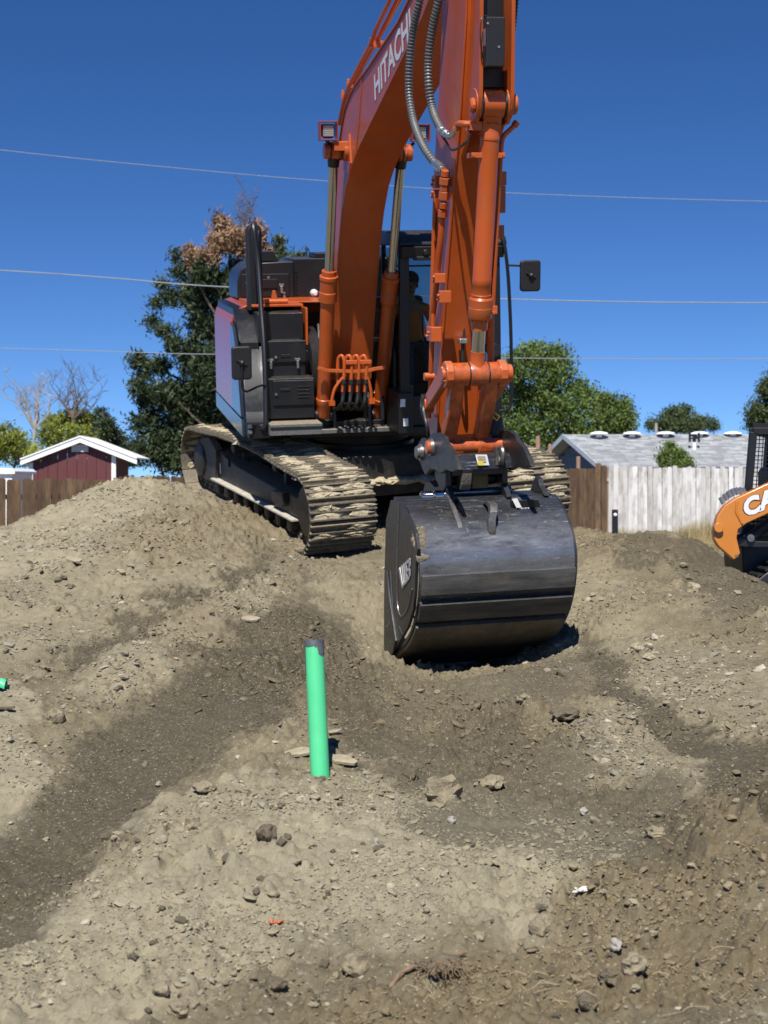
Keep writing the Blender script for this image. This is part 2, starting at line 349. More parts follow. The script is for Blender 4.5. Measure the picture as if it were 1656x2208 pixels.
for p in [(-4,19,.5),(-3.5,21,.3),(-6,18,.1),(-8,15,.2),(-9,9,.3),(-9,20,-.1),(0,22,.9),(3,20,.5),(4.5,18,.2),(6,15.5,.0),(6,13,.1),(5.6,11,.3),(8,18,-.12),(9,9,.2),(0,26,-.1),(6,26,-.12),(-6,26,-.12),(0,3,-.05),(-3,3,-.1),(3,3,.1),(0,1,-.1),(-6,4,-.1),(6,4,.1),(10,14,-.12),]: CP.append(p)
CPA = np.array(CP)
def _U(r2): return np.where(r2 > 1e-9, .5*r2*np.log(np.maximum(r2, 1e-9)), 0)
_K = _U(((CPA[:, None, :2]-CPA[None, :, :2])**2).sum(-1)) + np.eye(len(CPA))*.02
_P = np.hstack([np.ones((len(CPA), 1)), CPA[:, :2]])
_A = np.block([[_K, _P], [_P.T, np.zeros((3, 3))]]); _w = np.linalg.solve(_A, np.concatenate([CPA[:, 2], np.zeros(3)]))
def base_h(x, y):
    sh = x.shape; x = x.ravel(); y = y.ravel(); out = np.zeros_like(x)
    for i in range(0, len(x), 60000):
        a = slice(i, i+60000); r2 = (x[a, None]-CPA[None, :, 0])**2+(y[a, None]-CPA[None, :, 1])**2
        out[a] = _U(r2) @ _w[:-3] + _w[-3] + _w[-2]*x[a] + _w[-1]*y[a]
    return out.reshape(sh)
_T = [rng.random((256, 256)) for _ in range(6)]
def vn(x, y, k=0):
    T = _T[k % 6]; xi = np.floor(x).astype(int); yi = np.floor(y).astype(int); fx = x-xi; fy = y-yi
    fx = fx**3*(fx*(6*fx-15)+10); fy = fy**3*(fy*(6*fy-15)+10); g = lambda a, b: T[a & 255, b & 255]
    return (g(xi, yi)*(1-fx)+g(xi+1, yi)*fx)*(1-fy)+(g(xi, yi+1)*(1-fx)+g(xi+1, yi+1)*fx)*fy-.5
def worley(x, y, k=0):
    xi = np.floor(x).astype(int); yi = np.floor(y).astype(int); d = np.full(x.shape, 9.); idv = np.zeros(x.shape)
    for a in (-1, 0, 1):
        for b in (-1, 0, 1):
            cx = xi+a; cy = yi+b; u = _T[k % 6][cx & 255, cy & 255]; v = _T[(k+1) % 6][cx & 255, cy & 255]
            e = (cx+u-x)**2+(cy+v-y)**2; m = e < d; d = np.where(m, e, d); idv = np.where(m, _T[(k+2) % 6][cx & 255, cy & 255], idv)
    return np.sqrt(d), idv
def seg_mask(px, py, pts, hw):
    """soft distance mask to a poly-line"""
    d = np.full(px.shape, 1e9)
    for (a, b), (c, e) in zip(pts[:-1], pts[1:]):
        L = (c-a)**2+(e-b)**2; t = np.clip(((px-a)*(c-a)+(py-b)*(e-b))/L, 0, 1); d = np.minimum(d, np.hypot(px-a-t*(c-a), py-b-t*(e-b)))
    return np.clip((1.22-d/hw)*2.4, 0, 1)
DARK = [([(-60,1960),(130,1790),(330,1610),(500,1490),(620,1400)], 100, .95), ([(150,1420),(300,1350),(430,1285),(560,1215)], 22, .9),  # strokes along which the soil colour is darker
         ([(700,1370),(770,1480),(800,1600),(930,1640),(1100,1600)], 62, .75), ([(1280,1400),(1360,1520),(1450,1600),(1700,1640)], 40, .95),
         ([(1360,1170),(1480,1180),(1600,1235),(1700,1290)], 40, .85), ([(1500,1240),(1620,1300)], 45, .7), ([(960,1760),(1150,1740),(1330,1790),(1420,1770)], 85, .75),
         ([(900,1640),(1120,1640),(1250,1700)], 75, .6), ([(1560,1690),(1680,1740)], 50, .9), ([(660,1260),(700,1360),(760,1440)], 28, .7), ([(840,1480),(1000,1520),(1250,1440)], 55, .55)]
BROWN = [([(1300,2000),(1500,1880),(1700,1790)], 120, 1), ([(700,2230),(1000,2150),(1300,2110),(1700,2050)], 70, 1.), ([(330,1150),(520,1140)], 55, .6),
         ([(980,1580),(1180,1580)], 60, .6), ([(400,1360),(620,1460),(900,1500)], 80, .5), ([(1250,1150),(1500,1180)], 40, .5)]
PALE = [([(-40,1230),(150,1130),(300,1065)], 55, .85), ([(40,1330),(230,1230),(420,1150)], 100, .45), ([(680,1290),(800,1340),(900,1450)], 55, .35), ([(1260,1300),(1420,1440),(1600,1500)], 80, .35), ([(1320,1600),(1450,1690),(1560,1650)], 60, .4), ([(200,1470),(380,1390),(560,1280)], 45, .5), ([(-40,2110),(350,2000),(700,1880),(1000,1850),(1250,1900)], 150, 1.), ([(20,1560),(30,1700),(10,1780)], 60, .9), ([(60,1200),(300,1080)], 40, .7), ([(600,1760),(780,1720)], 70, .6),
        ([(330,1800),(520,1740)], 60, .7)]
GRAV = [([(250,1440),(420,1340),(600,1240)], 38, .9), ([(780,1680),(900,1740)], 60, .7), ([(1250,1480),(1320,1600),(1450,1680)], 70, .8), ([(1250,1350),(1400,1420),(1600,1520)], 60, .6), ([(1600,1600),(1680,1620)], 40, .6)]
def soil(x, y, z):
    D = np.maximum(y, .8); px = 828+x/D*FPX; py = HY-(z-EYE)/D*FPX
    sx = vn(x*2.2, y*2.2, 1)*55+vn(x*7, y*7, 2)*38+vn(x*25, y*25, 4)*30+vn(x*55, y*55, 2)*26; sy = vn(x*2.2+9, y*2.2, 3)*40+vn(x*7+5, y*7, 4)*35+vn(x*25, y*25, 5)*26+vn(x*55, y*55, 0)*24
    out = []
    for L in (DARK, BROWN, PALE, GRAV):
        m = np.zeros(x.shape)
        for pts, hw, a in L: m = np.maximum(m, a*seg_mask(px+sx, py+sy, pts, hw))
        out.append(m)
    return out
def detail(x, y, drk, br, pa, gr):
    d = .10*vn(x*1.3, y*1.3, 0)+.05*vn(x*3.1, y*3.1, 1)
    ro = .55+.6*br-.32*drk*(1-br)+.35*np.clip(vn(x*1.9+3, y*1.9, 2)*3, -.5, .8)
    ro = np.clip(ro, .18, 1.5)
    d += ro*(.034*vn(x*7, y*7, 3)-.050*np.abs(vn(x*11, y*11, 4))-.046*np.abs(vn(x*24, y*24, 0))-.018*np.abs(vn(x*46, y*46, 3))+.014)
    w1, i1 = worley(x*9+vn(x*20, y*20, 1)*.5, y*9, 0); d += ro*np.where(i1 > .66, .042*np.clip((.52-w1)*4.5, 0, 1), 0)
    w2, i2 = worley(x*22+vn(x*50, y*50, 2)*.5, y*22, 3); d += ro*np.where(i2 > .35, .020*np.clip((.55-w2)*4, 0, 1)*(.4+i2), 0)
    w3, i3 = worley(x*48, y*48, 1); d += (.6*ro+.25)*.013*np.clip((.6-w3)*3, 0, 1)*(.3+i3)
    d += (.4*ro+.2)*.016*vn(x*70, y*70, 5)
    # slide streaks of loosened soil, following the fall line
    d += drk*.018*vn((x+y*.6)*16, (y-x*.5)*2.2, 2)
    return d
def edge_fade(x, y):
    return np.clip((13-np.abs(x))/3, 0, 1)*np.clip((31-y)/5, 0, 1)*np.clip((y-.4)/1.2, 0, 1)
def ground_h(x, y, full=False):
    b = base_h(x, y); s = soil(x, y, b); z = b+(detail(x, y, *s)-.014*s[0]+.012*s[2])*np.clip(y/3, .3, 1)
    e = edge_fade(x, y); z = z*e+(-.16)*(1-e); z = np.maximum(z, -.5)
    return (z, s) if full else z
ys = [.6]
while ys[-1] < 31: ys.append(ys[-1]+max(.011, .0023*ys[-1]) if ys[-1] > 4 else ys[-1]+(.05 if ys[-1] < 3.9 else .011))
ys = np.array(ys)
def grow(a, b, d0, d1):
    o = [a]
    while o[-1] < b: o.append(o[-1]+d0+(d1-d0)*(o[-1]-a)/(b-a))
    return o
h = grow(0, 1.7, .0115, .0125)+grow(1.72, 4.6, .016, .034)+grow(4.65, 13, .05, .3)
xs = np.array(sorted([-a for a in h[1:]]+h))
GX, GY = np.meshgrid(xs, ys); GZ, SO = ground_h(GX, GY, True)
# the fan of ground wholly outside the camera's neighbourhood stays but is only broad relief
nx, ny = len(xs), len(ys)
V = np.stack([GX, GY, GZ], -1).reshape(-1, 3); ii = (np.arange(ny-1)[:, None]*nx+np.arange(nx-1)[None, :]).ravel()
FC = np.stack([ii, ii+1, ii+nx+1, ii+nx], 1)
def mat_ground():
    m, nt, b = _new('excavated_soil')
    at = nt.nodes.new('ShaderNodeAttribute'); at.attribute_name = 'soil'; sp = nt.nodes.new('ShaderNodeSeparateColor'); nt.links.new(at.outputs['Color'], sp.inputs[0])
    n1 = noise(nt, 1.7, 8, .7); n2 = noise(nt, 9, 8, .7); n3 = noise(nt, 55, 6, .7)
    c = mixc(nt, maprange(nt, n1, .35, .65), (.130, .106, .063), (.255, .214, .132))
    c = mixc(nt, sp.outputs[2], c, (.345, .305, .208))
    c = mixc(nt, maprange(nt, sp.outputs[1], 0, 1, 0, .8), c, (.155, .117, .062))
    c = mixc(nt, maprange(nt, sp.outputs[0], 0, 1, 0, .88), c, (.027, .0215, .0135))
    c = mixc(nt, maprange(nt, n2, .38, .68, 0, .38), c, (.058, .047, .031))
    pit = noise(nt, 130, 6, .8); c = mixc(nt, maprange(nt, pit, .47, .36, 0, .55), c, (.065, .052, .033)); c = mixc(nt, maprange(nt, noise(nt, 28, 6, .75), .55, .72, 0, .35), c, (.10, .082, .052))
    # stone chips of other colours
    tc = nt.nodes.new('ShaderNodeTexCoord'); vo = nt.nodes.new('ShaderNodeTexVoronoi'); vo.inputs['Scale'].default_value = 85; nt.links.new(tc.outputs['Object'], vo.inputs['Vector'])
    sc = nt.nodes.new('ShaderNodeSeparateColor'); nt.links.new(vo.outputs['Color'], sc.inputs[0])
    th = nt.nodes.new('ShaderNodeMath'); th.operation = 'MULTIPLY'; nt.links.new(maprange(nt, sc.outputs[0], .72, .76), th.inputs[0]); nt.links.new(maprange(nt, vo.outputs['Distance'], .35, .25), th.inputs[1])
    c = mixc(nt, maprange(nt, th.outputs[0], 0, 1, 0, .7), c, mixc(nt, sc.outputs[1], (.09, .085, .07), (.48, .44, .34)))
    vo2 = nt.nodes.new('ShaderNodeTexVoronoi'); vo2.inputs['Scale'].default_value = 48; nt.links.new(tc.outputs['Object'], vo2.inputs['Vector']); sc2 = nt.nodes.new('ShaderNodeSeparateColor'); nt.links.new(vo2.outputs['Color'], sc2.inputs[0])
    th2 = nt.nodes.new('ShaderNodeMath'); th2.operation = 'MULTIPLY'; nt.links.new(maprange(nt, sc2.outputs[0], .70, .74), th2.inputs[0]); nt.links.new(maprange(nt, vo2.outputs['Distance'], .34, .26), th2.inputs[1])
    c = mixc(nt, maprange(nt, th2.outputs[0], 0, 1, 0, .5), c, mixc(nt, sc2.outputs[1], (.075, .062, .042), (.42, .37, .27)))
    c = mixc(nt, maprange(nt, n3, .3, .7, .0, .32), c, (.31, .27, .19))
    nt.links.new(c, b.inputs['Base Color']); b.inputs['Roughness'].default_value = .95; b.inputs['Specular IOR Level'].default_value = .12
    bp = nt.nodes.new('ShaderNodeBump'); bp.inputs['Strength'].default_value = .75; bp.inputs['Distance'].default_value = .018
    nt.links.new(noise(nt, 62, 9, .82), bp.inputs['Height']); nt.links.new(bp.outputs[0], b.inputs['Normal']); return m
M['soil'] = mat_ground()
me = np_mesh('dirt_mound', V, FC, M['soil'], True)
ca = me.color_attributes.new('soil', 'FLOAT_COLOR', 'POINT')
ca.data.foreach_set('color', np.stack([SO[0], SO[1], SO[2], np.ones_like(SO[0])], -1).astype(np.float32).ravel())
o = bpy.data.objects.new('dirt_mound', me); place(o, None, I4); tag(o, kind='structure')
M['flatsoil'] = pm('dry_lot_soil', (.15, .125, .082), .95, 0, .3, .6, bump=.5, bscale=8)
mb = MB(); R_ = 900
mb.add([(-R_, -R_, -.12), (R_, -R_, -.12), (R_, R_, -.12), (-R_, R_, -.12)], [(0, 1, 2, 3)]); mb.build('ground', M['flatsoil'], smooth=0, kind='structure')
def gz(x, y): return float(ground_h(np.array([float(x)]), np.array([float(y)]))[0])
def on_ground(px, py):
    ds = np.arange(3.8, 22, .02); r = ray(px, py); z = EYE+r.z*ds; g = ground_h(r.x*ds, ds); k = np.argmax(g >= z)
    D = ds[k] if (g >= z).any() else 12.; return Vector((r.x*D, D, float(g[k] if (g >= z).any() else EYE+r.z*D)))

# ---- loose stones: gravel too many to count
def mat_stone(name, attr=True):
    m, nt, b = _new(name); g = nt.nodes.new('ShaderNodeNewGeometry')
    cr_ = nt.nodes.new('ShaderNodeValToRGB'); nt.links.new(g.outputs['Random Per Island'], cr_.inputs[0]); e = cr_.color_ramp
    e.elements[0].color = (.10, .082, .055, 1); e.elements[1].color = (.42, .38, .30, 1); e.elements[1].position = 1
    for p, c in ((.25, (.15, .12, .078, 1)), (.5, (.20, .168, .11, 1)), (.7, (.15, .145, .128, 1)), (.88, (.26, .225, .16, 1))): q = e.elements.new(p); q.color = c
    at = nt.nodes.new('ShaderNodeAttribute'); at.attribute_name = 'soil'; sp = nt.nodes.new('ShaderNodeSeparateColor'); nt.links.new(at.outputs['Color'], sp.inputs[0])
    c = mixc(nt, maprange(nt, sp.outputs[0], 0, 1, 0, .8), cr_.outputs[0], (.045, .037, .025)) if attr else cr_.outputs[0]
    if attr: c = mixc(nt, maprange(nt, sp.outputs[2], 0, 1, 0, .42), c, (.36, .32, .22))
    c = mixc(nt, maprange(nt, sp.outputs[1], 0, 1, 0, .75), c, (.17, .13, .072)) if attr else c
    c = mixc(nt, maprange(nt, noise(nt, 60, 5, .7), .35, .7, 0, .4), c, (.27, .23, .15)); nt.links.new(c, b.inputs['Base Color'])
    b.inputs['Roughness'].default_value = .92; b.inputs['Specular IOR Level'].default_value = .15
    bp = nt.nodes.new('ShaderNodeBump'); bp.inputs['Strength'].default_value = .5; bp.inputs['Distance'].default_value = .006
    nt.links.new(noise(nt, 130, 5, .7), bp.inputs['Height']); nt.links.new(bp.outputs[0], b.inputs['Normal']); return m
M['stone'] = mat_stone('gravel_stone')
bm = bmesh.new(); bmesh.ops.create_icosphere(bm, subdivisions=1, radius=1); ico = np.array([v.co[:] for v in bm.verts]); icf = np.array([[v.index for v in f.verts] for f in bm.faces]); bm.free()
if len(icf) > 20:
    bm = bmesh.new(); bmesh.ops.create_icosphere(bm, subdivisions=1, radius=1); bm.free()
def scatter(name, n, smin, smax, power, label, seed):
    r = np.random.default_rng(seed); D = 3.9*np.exp(r.random(n)*math.log(17/3.9)); x = (r.random(n)*2-1)*(.30*D+.15)
    # clumping: keep more where gravel shows, fewer on the smooth dark bands
    b = base_h(x, D); drk, br, pa, gr = soil(x, D, b); cl = np.clip(.5+vn(x*2.5, D*2.5, 4)*2.2+vn(x*9, D*9, 5), .05, 1.3)
    keep = r.random(n) < np.clip((.42+.8*gr+.35*br+.45*pa)*(1-.55*drk)*cl, 0.04, 1)
    x = x[keep]; y = D[keep]; drk = drk[keep]; pa = pa[keep]; br = br[keep]; n = len(x); z = ground_h(x, y)
    s = smin*(smax/smin)**(r.random(n)**power); s = s*np.clip(y/6.5, .75, 1.5)
    nv = len(ico); sc = np.stack([r.uniform(.7, 1.35, n), r.uniform(.7, 1.2, n), r.uniform(.35, .8, n)], 1)*s[:, None]
    P = ico[None]*(1+(r.random((n, nv, 1))-.5)*.55)*sc[:, None, :]; a = r.random(n)*2*PI; ca_, sa_ = np.cos(a)[:, None], np.sin(a)[:, None]
    tl = (r.random(n)-.5)[:, None]; X = P[..., 0]*ca_-P[..., 1]*sa_; Y = P[..., 0]*sa_+P[..., 1]*ca_; Z = P[..., 2]+X*tl
    Vv = np.stack([X+x[:, None], Y+y[:, None], Z+(z+s*.03)[:, None]], -1).reshape(-1, 3); Ff = (icf[None]+(np.arange(n)*nv)[:, None, None]).reshape(-1, 3)
    me = np_mesh(name, Vv, Ff, M['stone']); c_ = me.color_attributes.new('soil', 'FLOAT_COLOR', 'POINT')
    q = np.stack([drk, br, pa, np.ones(n)], -1).astype(np.float32); c_.data.foreach_set('color', np.repeat(q, nv, 0).ravel())
    o = bpy.data.objects.new(name, me); place(o, None, I4); tag(o, label=label, kind='stuff', cat='gravel'); print(name, n); return n
# cheap 20-face stone
t_ = (1+5**.5)/2; ico = np.array([(-1,t_,0),(1,t_,0),(-1,-t_,0),(1,-t_,0),(0,-1,t_),(0,1,t_),(0,-1,-t_),(0,1,-t_),(t_,0,-1),(t_,0,1),(-t_,0,-1),(-t_,0,1)])/math.sqrt(1+t_*t_)
icf = np.array([(0,11,5),(0,5,1),(0,1,7),(0,7,10),(0,10,11),(1,5,9),(5,11,4),(11,10,2),(10,7,6),(7,1,8),(3,9,4),(3,4,2),(3,2,6),(3,6,8),(3,8,9),(4,9,5),(2,4,11),(6,2,10),(8,6,7),(9,8,1)])
scatter('gravel', 175000, .0028, .0098, 1.15, 'fine gravel and crumbs of soil spread over the whole dug mound', 1)
scatter('pebbles', 36000, .0065, .029, 2.9, 'small stones and broken clods strewn across the mound slopes', 2)

# ================================================================= EXCAVATOR
EX = empty('excavator', BF.M, label='large orange tracked excavator with its black bucket lowered onto the dirt mound', cat='excavator')
BM_, UM = BF.M, UF.M
# ---- tracks
def track_path():
    pts = []
    for a in np.linspace(-90, -270, 13)[1:-1]: pass
    c0 = (-1.83, .41); r0 = .365; c1 = (1.83, .415); r1 = .37
    for a in np.radians(np.linspace(270, 90, 15)): pts.append((c0[0]+r0*math.cos(a), c0[1]+r0*math.sin(a)))      # front idler, bottom -> top
    pts += [(-1.3, .80), (-.7, .845), (0, .86), (.7, .85), (1.3, .81)]
    for a in np.radians(np.linspace(90, -90, 15)): pts.append((c1[0]+r1*math.cos(a), c1[1]+r1*math.sin(a)))
    pts.append((c0[0]+r0*math.cos(math.radians(270)), c0[1]+r0*math.sin(math.radians(270))))
    return np.array(pts)
TP = track_path(); seg = np.hypot(*np.diff(TP, axis=0).T); cum = np.concatenate([[0], np.cumsum(seg)]); NS = 50
def track_at(s_):
    s_ = s_ % cum[-1]; k = min(np.searchsorted(cum, s_, 'right')-1, len(seg)-1); t = (s_-cum[k])/seg[k]; return TP[k]*(1-t)+TP[k+1]*t
PITCH = cum[-1]/NS
mb = MB(); L = PITCH*.98; HW = .35
mb.prism([(-L/2, 0), (L/2, 0), (L/2, .014), (-L/2, .014)], -HW, HW)
for q in (-.42, -.02, .38): mb.prism([(q*L-.010, .014), (q*L+.012, .014), (q*L+.008, .044), (q*L-.006, .044)], -HW, HW)
for sx in (-1, 1): mb.prism([(-L*.5, -.085), (L*.5, -.085), (L*.5, 0), (-L*.5, 0)], sx*.10-.022, sx*.10+.022)
mb.cyl((-.16, -L*.5, -.05), (.16, -L*.5, -.05), .024, n=8)
shoe_me = mb.mesh('track_shoe', M['shoe'])
for side in (-1, 1):
    cx = side*1.1; T = BM_ @ Matrix.Translation((cx, 0, 0))
    fr = MB()
    # side beam with sloping shoulders, inner web and guard
    fr.prism([(-1.42, .26), (1.45, .26), (1.55, .34), (1.5, .62), (1.2, .60), (.6, .52), (-.9, .47), (-1.3, .50), (-1.45, .46)], -.17, .17)
    fr.prism([(1.25, .2), (1.75, .2), (2.0, .42), (1.9, .66), (1.5, .74), (1.2, .62)], -.215, -.12)
    fr.box(-.20, .20, -1.5, -1.25, .30, .50)
    F_ = fr.build('track_frame', M['frame'], EX, T, bevel=.012)
    s_ = MB()
    for x0 in (-.25,):
        s_.prism([(-1.45, .255), (1.3, .255), (1.3, .275), (-1.45, .275)], -.26, -.16)
    s_.build('guard_ledge', pm('dusty_ledge', (.40, .37, .30), .85, 0, .2, 12) if side < 0 else M['frame'], F_, T, bevel=.003)
    p_ = MB()   # steps / pockets on the beam
    p_.prism([(-1.12, .50), (-.78, .47), (-.78, .36), (-1.05, .34), (-1.12, .38)], -.235, -.17); p_.build('step_bracket', M['frame'], F_, T, bevel=.008)
    p_ = MB(); p_.prism([(.82, .56), (.98, .58), (.98, .48), (.82, .47)], -.19, -.168); p_.build('access_plate', M['black'], F_, T, bevel=.004)
    for yy, zz in ((1.18, .40), (-1.38, .40)):
        p_ = MB(); p_.box(-.176, -.171, yy-.012, yy+.012, zz-.06, zz+.06); p_.build('reflective_strip', M['white'], F_, T, smooth=0)
    for ry in np.linspace(-1.25, 1.2, 8):
        r_ = MB(); r_.lathe((-.22, ry, .185), (.22, ry, .185), [(0, .05), (.02, .075), (.2, .085), (.22, .07), (.45, .065), (.55, .065), (.78, .07), (.8, .085), (.98, .075), (1, .05)], 16); r_.build('bottom_roller', M['frame'], F_, T)
    for ry in (-.65, .75):
        r_ = MB(); r_.lathe((-.16, ry, .70), (.16, ry, .70), [(0, .04), (.05, .06), (.4, .06), (.6, .06), (.95, .06), (1, .04)], 14); r_.box(-.03, .03, ry-.03, ry+.03, .5, .68); r_.build('carrier_roller', M['frame'], F_, T)
    r_ = MB(); r_.lathe((-.15, -1.83, .41), (.15, -1.83, .41), [(0, .10), (.02, .25), (.2, .27), (.22, .22), (.35, .22), (.36, .25), (.64, .25), (.65, .22), (.78, .22), (.8, .27), (.98, .25), (1, .10)], 30)
    r_.cyl((-.19, -1.83, .41), (.19, -1.83, .41), .07); r_.build('idler_wheel', M['frame'], F_, T)
    # toothed cover hanging in the front of the track
    r_ = MB(); pr = []
    for k in range(48):
        a = 2*PI*k/48; rr = .235+(.012 if k % 2 else -.006); pr.append((-1.80+rr*math.cos(a), .42+rr*math.sin(a)*1.05))
    r_.prism(pr, -.235, -.205); r_.build('idler_guard', M['black'], F_, T)
    r_ = MB(); pr = []
    for k in range(42):
        a = 2*PI*k/42; rr = .30 if (k % 2) else .255; pr.append((1.83+rr*math.cos(a), .415+rr*math.sin(a)))
    r_.prism(pr, -.035, .035); r_.lathe((-.26, 1.83, .415), (.2, 1.83, .415), [(0, .12), (.05, .2), (.3, .22), (.6, .22), (1, .18)], 28); r_.build('drive_sprocket', M['frame'], F_, T)
    # shoes
    for k in range(NS):
        s0 = (k+.35)*PITCH; a = track_at(s0-PITCH*.45); b = track_at(s0+PITCH*.45); m_ = track_at(s0); d = (b-a)/np.linalg.norm(b-a)
        # local: y along d, z outward
        nrm_ = np.array([-d[1], d[0]]); nrm_ = nrm_ if nrm_.dot(m_-np.array([0, .41])*np.array([1, 1])-np.array([np.clip(m_[0], -1.8, 1.8), 0])) > 0 else -nrm_
        R = Matrix(((1, 0, 0, 0), (0, d[0], nrm_[0], m_[0]), (0, d[1], nrm_[1], m_[1]), (0, 0, 0, 1)))
        if Matrix(R).to_3x3().determinant() < 0: R = Matrix(((-1, 0, 0, 0), (0, d[0], nrm_[0], m_[0]), (0, d[1], nrm_[1], m_[1]), (0, 0, 0, 1)))
        o = bpy.data.objects.new('track_shoe', shoe_me); place(o, F_, T @ R)
    # dried mud packed between the grousers
    mud = MB()
    r2 = random.Random(5+side)
    for k in range(NS):
        s0 = (k+.35)*PITCH; m_ = track_at(s0)
        if m_[1] < .2: continue
        a = track_at(s0-.05); b = track_at(s0+.05); d = (b-a)/np.linalg.norm(b-a); nn = m_-np.array([np.clip(m_[0], -1.8, 1.8), .41]); nn /= np.linalg.norm(nn)
        for q in (-.22, .18):
            for xx in (-.17, .17):
                if r2.random() < .05: continue
                Q = Matrix(((1, 0, 0), (0, d[0], nn[0]), (0, d[1], nn[1])))
                for j in range(r2.randint(4, 6)):
                    c = m_+d*(q+r2.uniform(-.07, .07))*L+nn*(.016+r2.uniform(-.004, .008)); bmx = MB(); w_ = r2.uniform(.045, .11)
                    bmx.blob((0, 0, 0), 1, r2.random()*50, 2 if j < 2 else 1, .42, (w_, L*r2.uniform(.13, .23), r2.uniform(.020, .036)))
                    mud.add([Q @ p + Vector((xx+r2.uniform(-.10, .10)*(1 if j else .3), c[0], c[1])) for p in bmx.v], bmx.f)
    mud.build('packed_dirt', M['mudcake'], F_, T, kind='stuff')
# ---- carbody
mb = MB(); mb.box(-.62, .62, -.95, .95, .34, .78)
for sx in (-1, 1):
    for sy in (-1, 1):
        mb.add([(sx*.5, sy*.35, .40), (sx*1.0, sy*.85, .30), (sx*1.0, sy*1.25, .30), (sx*.5, sy*.9, .40), (sx*.5, sy*.35, .76), (sx*1.0, sy*.85, .58), (sx*1.0, sy*1.25, .58), (sx*.5, sy*.9, .76)], [(0,1,2,3),(4,5,6,7),(0,1,5,4),(1,2,6,5),(2,3,7,6),(3,0,4,7)])
cb = mb.build('carbody', M['frame'], EX, BM_, bevel=.015)
mb = MB()
for k in range(14): mb.blob((-.45+k*.07, -.98+.03*math.sin(k*2.1), .50), 1, 3+k, 2, .35, (.09+.02*math.sin(k), .10, .035+.012*math.cos(k*1.7)))
mb.v = mb.v; mb.build('packed_dirt', M['mudcake'], cb, BM_, kind='stuff')
mb = MB(); mb.lathe((0, 0, .76), (0, 0, 1.02), [(0, .62), (.3, .62), (.32, .56), (.7, .56), (.72, .60), (1, .60)], 40); mb.build('swing_bearing', M['black'], EX, BM_)
# ---- upper frame
mb = MB(); mb.box(-1.34, 1.2, -.75, 1.66, 1.0, 1.12); mb.box(-.9, .9, -.9, .9, .985, 1.06); DK = mb.build('deck_frame', M['black'], EX, UM, bevel=.01)
mb = MB(); mb.box(-.68, .16, -1.12, -.7, 1.06, 1.105); mb.build('front_plate', pm('dusty_plate', (.09, .09, .09), .7, 0, .3, 10, dust=.8), EX, UM, bevel=.006)
mb = MB(); mb.box(-.60, .06, -.9, -.3, 1.1, 1.16)
for x in (-.50, -.36, .02, .16): mb.prism([(-1.04, 1.1), (-.78, 1.1), (-.78, 1.42), (-.90, 1.46), (-1.0, 1.42)], x-.018+XB+.16, x+.018+XB+.16)
mb.build('boom_foot_bracket', M['dark'], EX, UM, bevel=.006)
mb = MB(); mb.box(-.72, .12, .25, .30, 1.1, 2.25); mb.box(-.72, -.68, -.7, .3, 1.1, 1.9); mb.build('centre_bulkhead', M['black'], EX, UM, bevel=.006)
# right-hand (photo left) side body
side = [(-1.02, 1.06), (1.62, 1.06), (1.62, 2.25), (1.5, 2.34), (-.05, 2.34), (-.30, 2.2), (-.56, 1.97), (-.78, 1.70), (-.95, 1.36)]
mb = MB(); mb.prism(side, -1.40, -.72); SB = mb.build('storage_bay', M['bay'], EX, UM, bevel=.02)
mb = MB(); mb.prism([(-.98, 1.04), (1.68, 1.04), (1.68, 1.22), (-.94, 1.22)], -1.435, -1.40); mb.build('side_sill', M['darkgloss'], EX, UM, bevel=.006)
mb = MB()
top = lambda y: [(-1.435, 1.235), (-1.435, 2.14), (-1.41, 2.24), (-1.33, 2.33), (-1.2, 2.375), (-.95, 2.38), (-.95, 2.365), (-1.19, 2.355), (-1.32, 2.31), (-1.395, 2.23), (-1.415, 2.13), (-1.415, 1.235)]
def door(y0, y1, nm):
    m_ = MB(); m_.prism([(p[0], p[1]) for p in top(0)], y0, y1, 1); d = m_.build(nm, M['orangegloss'], EX, UM, bevel=.004); return d
for y0, y1 in ((-.08, .48), (.49, 1.05), (1.06, 1.62)):
    d = door(y0, y1, 'side_door')
mb = MB(); mb.add([(-1.437, -.90, 1.24), (-1.437, -.09, 1.24), (-1.437, -.09, 2.18), (-1.437, -.32, 2.14), (-1.437, -.62, 1.86), (-1.405, -.93, 1.24), (-1.405, -.09, 1.24), (-1.405, -.09, 2.18), (-1.405, -.33, 2.14), (-1.405, -.64, 1.86)], [(0,1,2,3,4),(9,8,7,6,5),(0,4,9,5),(4,3,8,9),(3,2,7,8),(0,5,6,1),(1,6,7,2)])
mb.build('corner_panel', M['darkgloss'], EX, UM, bevel=.004)
mb = MB(); mb.prism([(-1.30, 1.0), (-1.30, 1.9), (-1.2, 2.2), (-.9, 2.32), (.9, 2.32), (1.15, 2.2), (1.22, 1.9), (1.22, 1.0)], 1.66, 2.7, 1); mb.build('counterweight', M['orange'], EX, UM, bevel=.05)
mb = MB(); mb.box(-1.22, -.10, .02, .95, 2.365, 2.385); mb.prism([(-1.22, 2.345), (-.66, 2.345), (-.66, 2.375), (-1.22, 2.375)], -.30, .02, 1)
mb.box(-.685, -.66, -.60, -.3, 1.95, 2.35); mb.build('deck_trim', M['orange'], EX, UM, bevel=.008)
mb = MB(); mb.prism([(-1.02, 2.38), (-.90, 2.38), (-.93, 2.42), (-.955, 2.52), (-.985, 2.52), (-1.0, 2.42)], -.25, -.21, 1); mb.cyl((-1.08, -.24, 2.40), (-.82, -.24, 2.40), .028); mb.build('tie_down_bracket', M['orange2'], EX, UM, bevel=.004)
